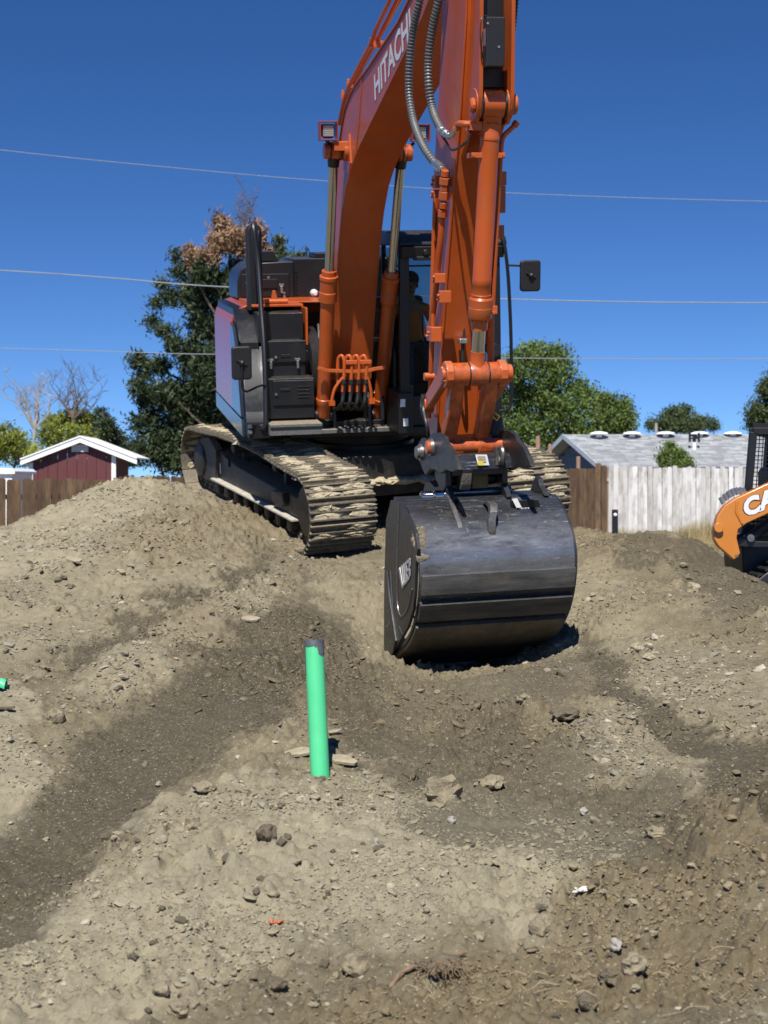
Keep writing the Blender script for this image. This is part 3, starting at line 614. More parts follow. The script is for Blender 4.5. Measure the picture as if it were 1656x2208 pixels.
# engine hood
mb = MB(); mb.prism([(-1.24, 2.38), (-.58, 2.38), (-.58, 2.80), (-1.10, 2.78), (-1.20, 2.70), (-1.24, 2.58)], .86, 1.75, 1); H1 = mb.build('engine_hood', M['dark'], EX, UM, bevel=.012)
mb = MB(); mb.prism([(-.575, 2.38), (.65, 2.38), (.65, 2.83), (-.575, 2.83)], .90, 1.8, 1); H2 = mb.build('engine_hood', M['dark'], EX, UM, bevel=.012)
mb = MB(); mb.prism([(-1.0, 2.8), (-.72, 2.8), (-.80, 2.92), (-1.0, 2.92)], 1.0, 2.0, 1); mb.build('hood_lid', M['dark'], EX, UM, bevel=.01)
mb = MB(); mb.box(-.30, -.08, 1.0, 1.5, 2.83, 2.89); mb.build('air_intake', M['black'], EX, UM, bevel=.01)
mb = MB(); mb.box(-1.19, -.64, .835, .862, 2.40, 2.66); P_ = mb.build('hood_door', M['dark'], EX, UM, bevel=.006)
mb = MB(); mb.box(-.98, -.78, .815, .836, 2.50, 2.60); mb.build('vent_cover', M['black'], P_, UM, bevel=.004)
def latch(x, y, z, par, s=1):
    m_ = MB(); m_.box(x-.028*s, x+.028*s, y-.012, y, z+.02, z+.045); m_.cyl((x, y-.02, z-.01), (x, y, z-.01), .016*s, n=10); m_.box(x-.012, x+.012, y-.028, y-.005, z-.06, z+.02)
    m_.build('latch', M['zinc'], par, UM, bevel=.003)
latch(-.73, .83, 2.50, P_)
for x, z in ((-1.13, 2.56), (-.88, 2.62), (-.70, 2.44), (-.70, 2.40)):
    m_ = MB(); m_.cyl((x, .82, z), (x, .84, z), .016, n=10); m_.build('bolt', M['zinc'], P_, UM)
mb = MB(); 
for k in range(7): mb.box(-.560, -.535, .885, .90, 2.42+k*.042, 2.445+k*.042)
mb.build('hinge', M['black'], H2, UM, smooth=0)
mb = MB(); mb.lathe((-.34, .80, 2.43), (-.34, .90, 2.43), [(0, .02), (.3, .04), (1, .045)], 18); mb.build('headlight', M['white'], H2, UM)
# boxes and steps
BXA = MB(); BXA.box(-1.20, -.71, -.60, .0, 1.98, 2.30); A_ = BXA.build('tool_box', M['dark'], EX, UM, bevel=.012)
m_ = MB()
for k in range(14): m_.bar((-.98+k*.018, -.58, 2.302), (-.98+k*.018+.05, -.30, 2.302), .006, .012)
m_.build('grip_ribs', M['black'], A_, UM, smooth=0)
mb = MB(); mb.box(-1.17, -.74, -.90, -.45, 1.62, 2.02); B_ = mb.build('tool_box', M['dark'], EX, UM, bevel=.014, label='middle stepped tool box with two silver latches')
mb = MB(); mb.box(-1.17, -.735, -.925, -.895, 1.80, 2.03); mb.build('lid', M['dark'], B_, UM, bevel=.012)
mb = MB(); mb.box(-1.01, -.90, -.932, -.922, 1.855, 1.885); mb.build('handle_slot', M['black'], B_, UM, bevel=.003)
latch(-1.115, -.925, 1.80, B_); latch(-.83, -.925, 1.80, B_)
mb = MB(); mb.cyl((-1.06, -.94, 1.86), (-1.06, -.92, 1.86), .014, n=12); mb.build('lock', M['zinc'], B_, UM)
mb = MB(); mb.box(-1.19, -.69, -1.15, -.60, 1.24, 1.66); C_ = mb.build('tool_box', M['dark'], EX, UM, bevel=.014, label='lowest tool box above the step with vent slots')
mb = MB(); mb.box(-1.13, -.70, -1.172, -1.15, 1.38, 1.64); mb.build('lid', M['dark'], C_, UM, bevel=.01)
mb = MB(); mb.box(-1.06, -.95, -1.18, -1.17, 1.53, 1.555); mb.build('handle_slot', M['black'], C_, UM, bevel=.003)
for z in (1.565, 1.53, 1.49, 1.455):
    mb = MB(); mb.box(-.87, -.75, -1.18, -1.17, z, z+.012); mb.build('vent_slot', M['black'], C_, UM, bevel=.002)
mb = MB(); mb.cyl((-1.10, -1.19, 1.50), (-1.10, -1.17, 1.50), .013, n=12); mb.build('lock', M['zinc'], C_, UM)
mb = MB(); mb.box(-1.20, -.66, -1.42, -1.10, 1.185, 1.215); mb.box(-1.20, -.66, -1.40, -1.12, 1.10, 1.185); mb.build('step_plate', pm('dusty_step', (.10, .10, .095), .8, 0, .5, 60, dust=.9), EX, UM, bevel=.004)
mb = MB(); mb.prism([(-1.05, 1.06), (-.60, 1.06), (-.60, 2.0), (-.52, 2.0), (-.66, 1.62), (-1.0, 1.26)], -1.395, -1.2); mb.build('bay_front_panel', M['dark'], EX, UM, bevel=.01)
# hose bundle by the boom foot
for k in range(5):
    m_ = MB(); x = -.66+k*.022; m_.tube(cr([(x, -.35, 2.12), (x+.01, -.55, 2.05), (x+.03, -.72, 1.85), (x+.02, -.75, 1.55), (x, -.6, 1.3)], 6), .014, 6); m_.build('hydraulic_hose', M['rubber'], EX, UM)
# exhaust stack and handrail
mb = MB(); px_ = [(-1.25+.165*t, z) for t, z in ((0, 2.3), (0, 3.16), (.12, 3.205), (.35, 3.235), (.65, 3.235), (.88, 3.205), (1, 3.16), (1, 2.3))]
mb.prism(px_, -.22, -.06, 1); mb.build('exhaust_stack', M['blackpl'], EX, UM, bevel=.02)
for x in (-1.195, -1.125):
    m_ = MB(); m_.tube(cr([(x, -.235, 2.35), (x, -.235, 2.8), (x, -.235, 3.08), (x+.01, -.22, 3.16)], 4), .016, 8); m_.build('stack_guard_rod', M['black'], EX, UM)
p = [uy(547, 492, -.75), uy(556, 560, -.80), uy(563, 660, -.95), uy(570, 760, -1.12), uy(573, 905, -1.28)]
mb = MB(); mb.tube(cr([p[0]+Vector((.05, .45, .02)), p[0]+Vector((.02, .15, .05))]+p+[uy(566, 926, -1.28)], 6), .027, 10); HR = mb.build('handrail', M['black'], EX, UM)
mb = MB(); mb.tube([p[0]+Vector((.05, .45, .02)), p[0]+Vector((.06, .5, -.3)), p[0]+Vector((.07, .5, -.85))], .02, 8); mb.build('rail_post', M['black'], HR, UM)
for px, py in ((540, 920), (570, 922), (540, 932)):
    m_ = MB(); c = uy(px, py, -1.30); m_.cyl(c, c+Vector((0, .04, 0)), .02, n=12); m_.build('bolt', M['zinc'], HR, UM)
mb = MB(); mb.box(-1.40, -1.16, -1.27, -1.0, 1.06, 1.2); mb.build('rail_bracket', M['black'], EX, UM, bevel=.01)
# mirrors
def mirror(px0, py0, px1, py1, y, arm, label=None):
    a = uy(px0, py0, y); b = uy(px1, py1, y); m_ = MB(); w2 = (b.x-a.x); h2 = a.z-b.z; r = .035; z0 = b.z
    poly = []
    for cx, cz, a0 in ((b.x-r, a.z-r, 0), (a.x+r, a.z-r, 90), (a.x+r, z0+r, 180), (b.x-r, z0+r, 270)):
        for t in range(0, 91, 18): poly.append((cx+r*math.cos(rad(a0+t)), cz+r*math.sin(rad(a0+t))))
    m_.prism(poly, y-.035, y+.02, 1); o = m_.build('mirror', M['blackpl'], EX, UM, bevel=.018, label=label)
    g = MB(); g.prism([((p[0]-a.x-w2/2)*.88+a.x+w2/2, (p[1]-z0-h2/2)*.9+z0+h2/2) for p in poly], y+.02, y+.023, 1); g.build('mirror_glass', M['chrome'], o, UM)
    c = Vector((a.x+w2/2, y-.045, z0+h2*.5)); g = MB(); g.blob(c, .03, 2, 2, .1); g.cyl(c+Vector((-.05, .01, .03)), c+Vector((.05, .01, -.02)), .014, n=8); g.build('swivel_joint', M['black'], o, UM)
    g = MB(); g.tube(cr([c]+[Vector(q) for q in arm(c)], 8), .012, 8); g.build('mirror_arm', M['black'], o, UM)
mirror(498, 747, 543, 818, -1.50, lambda c: [c+Vector((0, .0, -.14)), c+Vector((.0, .02, -.24)), c+Vector((.05, .06, -.29)), uy(560, 832, -1.3), uy(576, 832, -1.2)], 'square black mirror held low on the left rail')

# ---- cab
xa, xb_, yf, yr, z0, z1 = .15, 1.23, -1.52, .28, 1.06, 3.13
CB = MB(); CB.box(xa, xb_, yf, yr, z0, z0+.10); CB.prism([(yf+.02, z0+.1), (yf+.02, z0+.42), (yf+.06, z0+.42), (yf+.06, z0+.1)], xa+.05, xb_-.05)
CB.box(xb_-.04, xb_, -.6, yr, z0+.1, 1.75); CB.box(xa, xa+.04, yf+.4, yr, z0+.1, 1.95); CB.box(xa, xb_, yr-.04, yr, z0+.1, 1.95)
cab = CB.build('cab', M['black'], EX, UM, bevel=.02)
mb = MB(); mb.prism([(yf-.03, 3.04), (yf+.02, 3.10), (yf+.2, 3.15), (yr-.1, 3.15), (yr, 3.08), (yr, 3.0), (yf-.03, 3.0)], xa-.03, xb_+.03); mb.build('cab_roof', M['black'], cab, UM, bevel=.02)
mb = MB(); mb.prism([(yf-.02, 2.88), (yf+.10, 2.88), (yf+.10, 3.0), (yf-.05, 3.0)], xa, xb_); mb.cyl((xa+.25, yf-.06, 2.94), (xa+.25, yf-.02, 2.94), .03, n=14); mb.box(xa+.12, xa+.4, yf-.04, yf-.01, 2.86, 2.9); mb.build('windscreen_header', M['black'], cab, UM, bevel=.01)
def post(x, y, wx, wy, za, zb, dy=0, dx=0):
    m_ = MB(); m_.bar((x, y, za), (x+dx, y+dy, zb), wx, wy, (0, 1, 0)); m_.build('cab_post', M['black'], cab, UM, bevel=.012)
post(xa+.045, yf+.05, .10, .09, z0+.08, 3.02, .03); post(xb_-.035, yf+.05, .075, .09, z0+.08, 3.02, .03, -.03)
post(xa+.03, yr-.05, .06, .08, 1.9, 3.02); post(xb_-.03, yr-.05, .06, .08, 1.7, 3.02); post(xa+.03, -.55, .05, .06, 1.9, 3.02); post(xb_-.03, -.45, .06, .08, 1.15, 3.02)
def pane(nm, pts):
    m_ = MB(); a, b, c = Vector(pts[0]), Vector(pts[1]), Vector(pts[2]); m_.plate(pts, .006, (b-a).cross(c-a)); m_.build(nm, M['glass'], cab, UM, smooth=0)
pane('windscreen', [(xa+.08, yf+.02, z0+.44), (xb_-.07, yf+.02, z0+.44), (xb_-.09, yf+.05, 2.88), (xa+.08, yf+.05, 2.88)])
pane('rear_window', [(xa+.05, yr-.03, 1.98), (xb_-.05, yr-.03, 1.98), (xb_-.05, yr-.03, 2.96), (xa+.05, yr-.03, 2.96)])
pane('side_window', [(xb_-.02, yf+.1, 1.5), (xb_-.02, yr-.1, 1.78), (xb_-.02, yr-.1, 2.98), (xb_-.02, yf+.1, 2.98)])
pane('side_window', [(xa+.02, yf+.1, 1.9), (xa+.02, yr-.1, 1.9), (xa+.02, yr-.1, 2.98), (xa+.02, yf+.1, 2.98)])
mb = MB(); mb.box(xa+.1, xb_-.1, yr-.09, yr-.07, 2.74, 2.76); mb.build('window_bar', M['blackpl'], cab, UM)
oz_ = uy(908, 583, -.42).z-.865-.05
mb = MB(); mb.box(.26, .76, -.62, -.10, 1.5, oz_); mb.prism([(-.26, oz_), (-.12, oz_), (-.04, oz_+.62), (-.16, oz_+.64)], .30, .72)
st = mb.build('operator_seat', M['blackpl'], cab, UM, bevel=.05)
for x in (.24, .92):
    m_ = MB(); m_.box(x-.08, x+.08, -.75, -.2, 1.55, 1.80); m_.build('console', M['blackpl'], cab, UM, bevel=.03)
    m_ = MB(); m_.tube([(x, -.68, 1.8), (x, -.72, 1.98)], .014, 8); m_.blob((x, -.725, 2.02), .035, 1, 2, .1, (1, 1, 1.4)); m_.build('joystick', M['blackpl'], cab, UM)
mb = MB(); mb.box(.98, 1.1, -1.35, -1.2, 1.5, 1.95); mb.box(.92, 1.14, -1.36, -1.32, 1.9, 2.08); mb.build('monitor', M['blackpl'], cab, UM, bevel=.015)
# steps below the cab door and stickers on the cab corner
mb = MB(); mb.box(.10, .26, -1.60, -1.0, 1.10, 1.52); cb2 = mb.build('pump_cover', M['black'], EX, UM, bevel=.01)
for z, x in ((1.38, .12), (1.18, .15)): m_ = MB(); m_.box(x, x+.05, -1.606, -1.601, z, z+.08); m_.build('sticker', M['sticker'], cb2, UM, smooth=0)
# handrail loop with mirror on the far corner of the cab
hp = [uy(1072, 503, -1.5), uy(1082, 508, -1.55), uy(1089, 535, -1.6), uy(1096, 600, -1.6), uy(1101, 700, -1.6), uy(1103, 800, -1.6), uy(1102, 862, -1.6), uy(1096, 882, -1.6), uy(1078, 887, -1.55)]
mb = MB(); mb.tube(cr(hp, 8), .018, 8); mb.build('handrail', M['black'], cab, UM)
mirror(1121, 561, 1164, 628, -1.72, lambda c: [c+Vector((-.02, .02, .08)), c+Vector((-.07, .05, .09)), uy(1120, 573, -1.64), uy(1094, 572, -1.6)], 'black mirror on the arm right of the cab')
mb = MB(); c = uy(1066, 756, -1.6); mb.cyl(c, c+Vector((0, .05, 0)), .075, n=20); mb.build('horn', M['blackpl'], cab, UM, bevel=.01)

# ---- boom
LO = [(-.15, 1.35), (-.6, 1.42), (-.94, 1.62), (-1.0, 1.8), (-1.10, 2.2), (-1.28, 2.65), (-1.45, 3.06), (-1.62, 3.35), (-1.85, 3.6), (-2.1, 3.76), (-2.45, 3.92), (-2.9, 4.075), (-4.1, 4.48), (-5.0, 4.79), (-5.5, 5.02), (-5.75, 5.15)]
UP_ = [(-5.8, 5.35), (-5.55, 5.42), (-4.64, 5.0), (-4.13, 4.84), (-2.92, 4.6), (-2.3, 4.5), (-2.04, 4.43), (-1.80, 4.33), (-1.62, 4.18), (-1.2, 3.70), (-.8, 3.1), (-.45, 2.4), (-.12, 1.9), (0, 1.6), (-.02, 1.42)]
BP = LO+UP_
mb = MB(); mb.prism(BP, XB-.195, XB+.195); BO = mb.build('boom', M['orange'], EX, UM, bevel=.006, smooth=25)
def strip(path, x0, x1, th, nm, mat):
    """flange plate following a profile"""
    m_ = MB(); n = len(path); P = [Vector((0, *p)) for p in path]; vs = []
    for i, p in enumerate(P):
        d = (P[min(i+1, n-1)]-P[max(i-1, 0)]).normalized(); nn = Vector((0, -d.z, d.y))
        for x in (x0, x1): vs += [(x, p.y, p.z), (x, p.y+nn.y*th, p.z+nn.z*th)]
    f = []
    for i in range(n-1):
        a = i*4; b = a+4; f += [(a, b, b+1, a+1), (a+2, a+3, b+3, b+2), (a, a+2, b+2, b), (a+1, b+1, b+3, a+3)]
    f += [(0, 1, 3, 2), (4*n-4, 4*n-2, 4*n-1, 4*n-3)]
    return m_.add(vs, f).build(nm, mat, BO, UM, bevel=.003, smooth=25)
strip(LO[1:], XB-.215, XB+.215, .016, 'bottom_flange', M['orange'])
strip(UP_[:-2], XB-.21, XB+.21, .014, 'top_flange', M['orange'])
# weld seam
a, b = ux(808, 150, XB-.2), ux(800, 275, XB-.2)
mb = MB(); s1 = [(XB-.197, -2.62, 4.55), (XB-.197, -2.50, 4.25), (XB-.197, -2.30, 3.87)]; mb.tube(s1, .008, 6); mb.build('weld_seam', M['orange2'], BO, UM)
q = [ux(x, y, XB-.1985) for x, y in ((808, 219), (887, 80), (806, 163), (884, 14))]
text_on('lettering', 'HITACHI', q[0], q[1], q[2], q[3], M['white'], BO, UM, off=.03)
# boom cylinders
for sx, base, topp, r0p, c0p, c1p in ((-1, (697, 893), (720, 326), (710, 410), (700, 566), (700, 616)), (1, (819, 893), (866, 330), (848, 410), (837, 570), (836, 618))):
    x = XB+sx*.33; pb = ux(*base, x); pt = ux(*topp, x); d = (pt-pb).normalized(); Ln = (pt-pb).length
    tcol = (ux(*c0p, x)-pb).dot(d)/Ln; t2 = (ux(*c1p, x)-pb).dot(d)/Ln
    m_ = MB(); m_.lathe(pb-d*.02, pb+d*Ln*tcol, [(0, .07), (.02, .075), (.08, .075), (.09, .082), (.125, .082), (.13, .074), (.79, .074), (.80, .092), (.86, .092), (.865, .086), (.94, .088), (.945, .094), (.965, .094), (.97, .075), (1, .074)], 28)
    cy = m_.build('boom_cylinder', M['orange'], EX, UM)
    m_ = MB(); m_.cyl(pb+d*Ln*tcol, pt-d*.08, .046, n=24); m_.build('cylinder_rod', M['chrome'], cy, UM)
    m_ = MB(); m_.lathe(pt-d*.15, pt-d*.02, [(0, .055), (.6, .06), (1, .07)], 18); m_.build('rod_end', M['grease'], cy, UM)
    m_ = MB(); m_.lathe(Vector((x-.10, pt.y, pt.z)), Vector((x+.10, pt.y, pt.z)), [(0, .07), (.02, .075), (.3, .075), (.31, .065), (.33, .065), (.34, .085), (.7, .085), (.71, .07), (.73, .07), (.74, .08), (.98, .08), (1, .075)], 24); m_.build('rod_eye', M['orange_worn'], cy, UM)
    m_ = MB(); m_.lathe(Vector((x-.03*sx-.075, pt.y, pt.z)), Vector((x-.03*sx+.04, pt.y, pt.z)), [(0, .087), (.12, .087), (.13, .06), (.85, .06), (.9, .088), (1, .088)], 20); m_.build('grease_ring', M['grease'], cy, UM)
    # supply pipe along the barrel
    off = Vector((-.02*sx, .11, 0)); m_ = MB(); m_.tube(cr([pb+d*.25+Vector((sx*-.07, .02, 0)), pb+d*.4+off, pb+d*1.2+off, pb+d*(Ln*tcol-.1)+off, pb+d*(Ln*tcol-.05)+Vector((0, .07, 0))], 6), .017, 8); m_.build('oil_pipe', M['orange'], cy, UM)
    m_ = MB(); m_.cyl(Vector((x-.09, pb.y, pb.z)), Vector((x+.09, pb.y, pb.z)), .05, n=18); m_.build('base_pin', M['grease'], cy, UM)
# pin tube through the boom with gusset and lamp brackets
pt = ux(722, 326, XB-.33); m_ = MB(); m_.cyl((XB-.25, pt.y, pt.z), (XB+.25, pt.y, pt.z), .095, n=28); m_.build('pin_boss', M['orange'], BO, UM, bevel=.006)
for sx in (-1, 1):
    x = XB+sx*.20; m_ = MB(); m_.prism([(pt.y-.16, pt.z-.12), (pt.y-.05, pt.z-.2), (pt.y+.2, pt.z-.18), (pt.y+.16, pt.z+.08), (pt.y-.1, pt.z+.16)], x-.012, x+.012); m_.build('gusset', M['orange'], BO, UM, bevel=.003)
    m_ = MB(); m_.box(min(x, x+sx*.16), max(x, x+sx*.16), pt.y-.08, pt.y+.05, pt.z+.07, pt.z+.09); m_.box(min(x+sx*.0, x+sx*.15), max(x, x+sx*.15), pt.y-.085, pt.y-.075, pt.z+.0, pt.z+.085); m_.build('lamp_bracket', M['orange2'], BO, UM, bevel=.004)
def lamp(pxa, pya, pxb, pyb, y):
    a = uy(pxa, pya, y); b = uy(pxb, pyb, y); t = .012; x0, x1, zt, zb = a.x, b.x, a.z, b.z; m_ = MB()
    m_.box(x0, x1, y-.09, y+.02, zt-t, zt); m_.box(x0, x1, y-.09, y+.02, zb, zb+t); m_.box(x0, x0+t, y-.09, y+.02, zb+t, zt-t); m_.box(x1-t, x1, y-.09, y+.02, zb+t, zt-t)
    L_ = m_.build('lamp_guard', pm('lamp_guard_paint', (.22, .035, .02), .4), BO, UM, bevel=.003); cx = (x0+x1)/2+.0; cz = (zt+zb)/2; k = (x1-x0)*.36
    m_ = MB(); m_.prism([(cx-k, cz+k), (cx-k, cz-k*.7), (cx-k*.6, cz-k*1.05), (cx+k*.6, cz-k*1.05), (cx+k, cz-k*.7), (cx+k, cz+k)], y-.05, y+.01, 1); m_.build('lamp_housing', M['black'], L_, UM, bevel=.008)
    m_ = MB(); k2 = k*.8; m_.box(cx-k2, cx+k2, y-.056, y-.049, cz-k2, cz+k2)
    for i in range(5):
        for j in range(5): m_.blob((cx-k2*.8+i*k2*.4, y-.058, cz-k2*.8+j*k2*.4), k2*.17, 1, 1, 0, (1, .4, 1))
    m_.build('lamp_lens', pm('lamp_lens', (.42, .44, .45), .15, .5, .1, 60), L_, UM)
lamp(686, 262, 726, 304, pt.y-.02); lamp(884, 268, 924, 306, pt.y-.02)
m_ = MB(); m_.tube([uy(706, 303, pt.y), uy(707, 316, pt.y+.02)], .02, 8); m_.tube([uy(893, 308, pt.y), uy(878, 322, pt.y+.02)], .015, 8); m_.build('lamp_stem', M['black'], BO, UM)
# pipes running on top of the boom
for dx, pp in ((-.16, ((870,-60),(842,-2),(812,60),(800,92),(775,140),(752,188),(741,222),(731,268))), (-.10, ((885,-60),(858,-2),(828,58),(797,112),(770,160),(752,205),(742,250),(737,300))), (.0, ((890,-60),(866,-8),(834,52),(800,112),(774,160),(757,205)))):
    m_ = MB(); m_.tube(cr([ux(*p, XB+dx) for p in pp], 5), .021, 8); m_.build('boom_pipe', M['orange'], BO, UM)
for (px, py) in ((812, 96), (762, 184), (750, 208)):
    c = ux(px, py, XB-.10); m_ = MB(); m_.box(XB-.17, XB+.16, c.y-.03, c.y+.03, c.z-.03, c.z+.03); m_.cyl((XB-.15, c.y, c.z+.02), (XB-.15, c.y, c.z+.06), .014, n=8); m_.build('pipe_clamp', M['orange2'], BO, UM, bevel=.006)
# hose loops between the cylinders
m_ = MB(); a = ux(685, 795, XB-.33); yb = -1.34
def ul(px, py): return uy(px, py, yb)
hb = MB(); c = [ul(685, 793), ul(707, 799), ul(738, 800), ul(765, 801), ul(795, 799), ul(810, 795), ul(832, 792)]
for p, q in zip(c[:-1], c[1:]): hb.bar(p, q, .02, .035)
HB = hb.build('hose_bracket', M['orange2'], EX, UM, bevel=.003)
m_ = MB(); m_.box(ul(737, 0).x, ul(762, 0).x, yb-.03, yb+.03, ul(0, 806).z, ul(0, 797).z); m_.build('clamp_block', M['orange2'], HB, UM, bevel=.005)
m_ = MB(); m_.box(ul(768, 0).x, ul(794, 0).x, yb-.03, yb+.03, ul(0, 806).z, ul(0, 797).z); m_.build('clamp_block', M['orange2'], HB, UM, bevel=.005)
for px in (741, 757, 773, 789):
    m_ = MB(); m_.tube(cr([ul(px-2, 845), ul(px+1, 800), ul(px+1, 778), ul(px-3, 768)+Vector((0, .015, 0)), ul(px-9, 771)+Vector((0, .03, 0)), ul(px-11, 785)+Vector((0, .04, 0)), ul(px-11, 815)+Vector((0, .05, -.05))], 6), .0185, 10); m_.build('pipe_loop', M['orange'], HB, UM)
    m_ = MB(); m_.tube(cr([ul(px, 822), ul(px-1, 850), ul(px-5, 872), ul(px-12, 886)+Vector((0, .15, 0)), ul(px-14, 880)+Vector((0, .35, 0))], 6), .021, 8); m_.cyl(ul(px, 818), ul(px, 828), .027, n=8); m_.build('hydraulic_hose', M['rubber'], HB, UM)
for s_, pxs in ((-1, [(745, 808), (733, 822), (722, 838), (717, 855), (715, 868)]), (1, [(786, 806), (795, 822), (800, 845), (801, 864)])):
    m_ = MB(); m_.tube(cr([ul(*p) for p in pxs], 6), .016, 8); c = ul(*pxs[-1]); m_.box(c.x-.03, c.x+.03, c.y-.03, c.y+.03, c.z-.03, c.z+.02); m_.build('oil_pipe', M['orange'], HB, UM)
r3 = random.Random(3)
for k in range(12):
    m_ = MB(); x = -.55+k*.052; m_.tube(cr([(x, -.3, 1.9+r3.random()*.3), (x+r3.uniform(-.05, .05), -.55, 1.6), (x+r3.uniform(-.08, .08), -.8+r3.random()*.2, 1.3), (x+r3.uniform(-.1, .1), -.6, 1.18), (x+r3.uniform(-.1, .1), -.2, 1.2)], 5), r3.uniform(.012, .02), 6); m_.build('hydraulic_hose', M['rubber'], EX, UM)
m_ = MB(); m_.box(-.52, .0, .0, .2, 1.1, 1.55); m_.cyl((-.4, -.1, 1.3), (-.1, -.1, 1.3), .12, n=18); m_.build('control_valve', M['frame'], EX, UM, bevel=.02)

# ---- stick
hs_ = .165
FRT = [(-6.12, 5.4), (-6.05, 4.65), (-5.9, 3.99), (-5.71, 3.45), (-5.53, 2.84), (-5.38, 2.27), (-5.30, 1.95), (-5.24, 1.62)]
RER = [(-5.08, 1.42), (-4.97, 1.55), (-4.96, 1.74), (-5.02, 2.24), (-5.09, 2.82), (-5.12, 3.25), (-5.18, 3.6), (-5.26, 3.95), (-5.36, 4.35), (-5.42, 4.7), (-5.38, 5.4)]
mb = MB(); mb.prism(FRT+RER, XB-hs_+.012, XB+hs_-.012); SK = mb.build('stick', M['orange'], EX, UM, bevel=.004, smooth=25)
def sside(x0, x1):
    m_ = MB(); m_.prism([(p[0]-.012, p[1]) for p in FRT]+[(p[0]+.01, p[1]) for p in RER], x0, x1); m_.build('side_plate', M['orange'], SK, UM, bevel=.003, smooth=25)
sside(XB-hs_, XB-hs_+.012); sside(XB+hs_-.012, XB+hs_)
m_ = MB(); m_.cyl((XB-.25, -5.55, 5.1), (XB+.25, -5.55, 5.1), .13, n=24); m_.build('pivot_boss', M['orange'], SK, UM)
def U(px, py, dx): return ux(px, py, XB+dx)
# bucket cylinder
pt = U(1060, 225, 0); pbt = U(1028, 806, 0); d = (pbt-pt).normalized(); Lc = (pbt-pt).length
def tpy(py, px): return (U(px, py, 0)-pt).dot(d)/Lc
m_ = MB(); t0, t1 = .0, tpy(680, 1028); f = lambda py: (py-225)/(680-225)
pr = [(f(262), .070), (f(264), .058), (f(276), .058), (f(282), .066), (f(290), .070), (f(292), .072), (f(296), .072), (f(297), .069), (f(590), .069), (f(591), .0705), (f(606), .0705), (f(607), .069), (f(626), .070), (f(627), .074), (f(630), .074), (f(631), .070), (f(634), .078), (f(637), .086), (f(655), .086), (f(656), .088), (f(677), .088), (1, .083)]
m_.lathe(pt, pt+d*Lc*t1, pr, 36); BC = m_.build('bucket_cylinder', M['orange'], EX, UM, smooth=30)
m_ = MB()
a = pt+d*Lc*t1
for k in range(14):
    an = 2*PI*k/14; u = d.orthogonal().normalized(); v_ = d.cross(u); c = a+(u*math.cos(an)+v_*math.sin(an))*.068; m_.lathe(c-d*.01, c+d*.022, [(0, .011), (.6, .011), (1, .005)], 6)
m_.build('gland_bolt', M['orange2'], BC, UM, kind='stuff')
m_ = MB(); m_.cyl(a, a+d*.085, .062, .060, n=26); m_.build('rod_gland', M['orange_worn'], BC, UM)
m_ = MB(); m_.cyl(a, pbt-d*.12, .047, n=28); m_.build('cylinder_rod', M['chrome'], BC, UM)
m_ = MB(); m_.lathe(pbt-d*.17, pbt-d*.05, [(0, .052), (.7, .054), (1, .07)], 24); m_.build('rod_end', M['orange'], BC, UM)
m_ = MB(); m_.cyl((XB-.075, pt.y, pt.z), (XB+.075, pt.y, pt.z), .098, n=30); m_.prism([(pt.y-.07, pt.z), (pt.y+.06, pt.z), (pt.y+.12, pt.z-.2), (pt.y-.0, pt.z-.2)], XB-.066, XB+.066); m_.build('cylinder_eye', M['orange'], BC, UM, bevel=.006)
for xx in (-.082, .082): m_ = MB(); m_.lathe((XB+xx-.01, pt.y, pt.z), (XB+xx+.01, pt.y, pt.z), [(0, .096), (1, .096)], 26); m_.build('grease_ring', M['grease'], BC, UM)
# bracket plates up the front of the stick
for sx in (-1, 1):
    x = XB+sx*.112; m_ = MB()
    m_.prism([(pt.y-.02, pt.z-.13), (pt.y-.10, pt.z-.06), (pt.y-.13, pt.z+.05), (pt.y-.14, 5.4), (pt.y+.25, 5.4), (pt.y+.34, pt.z-.35), (pt.y+.1, pt.z-.14)], x-.014, x+.014); m_.build('bracket_plate', M['orange'], SK, UM, bevel=.004)
    m_ = MB(); m_.lathe((x-.02, pt.y, pt.z), (x+.02, pt.y, pt.z), [(0, .105), (.5, .115), (1, .105)], 26); m_.build('pin_collar', M['orange'], SK, UM)
m_ = MB(); m_.cyl((XB+.12, pt.y, pt.z), (XB+.175, pt.y, pt.z), .07, n=24); m_.build('pin_head', M['orange2'], SK, UM, bevel=.006)
m_ = MB(); m_.tube(cr([U(1019, 215, -.14), U(1021, 228, -.15), U(1018, 240, -.15)], 4), .018, 6); m_.build('pin_keeper', M['orange2'], SK, UM)
m_ = MB(); m_.box(XB-.095, XB+.095, pt.y+.05, pt.y+.08, pt.z+.12, 5.4); m_.build('bracket_web', M['black'], SK, UM)
# black sensor box
a = uy(1048, 36, -6.35); b = uy(1083, 146, -6.30); m_ = MB(); m_.box(a.x, b.x, -6.36, -6.20, b.z, a.z); SB_ = m_.build('sensor_box', M['blackpl'], SK, UM, bevel=.008)
m_ = MB(); c = uy(1043, 62, -6.3); c2 = uy(1050, 100, -6.3); m_.box(c.x, c2.x, -6.34, -6.26, c2.z, c.z); m_.build('mounting_bracket', M['zinc'], SB_, UM, bevel=.004)
m_ = MB(); m_.tube(cr([uy(1050, 34, -6.3), uy(1038, 42, -6.33), uy(1036, 90, -6.33), uy(1042, 128, -6.3)], 8), .005, 6); m_.build('cable', M['rubber'], SB_, UM)
for px, py in ((1076, 101), (1052, 50)): m_ = MB(); c = uy(px, py, -6.365); m_.cyl(c, c+Vector((0, .01, 0)), .008, n=10); m_.build('bolt', M['zinc'], SB_, UM)
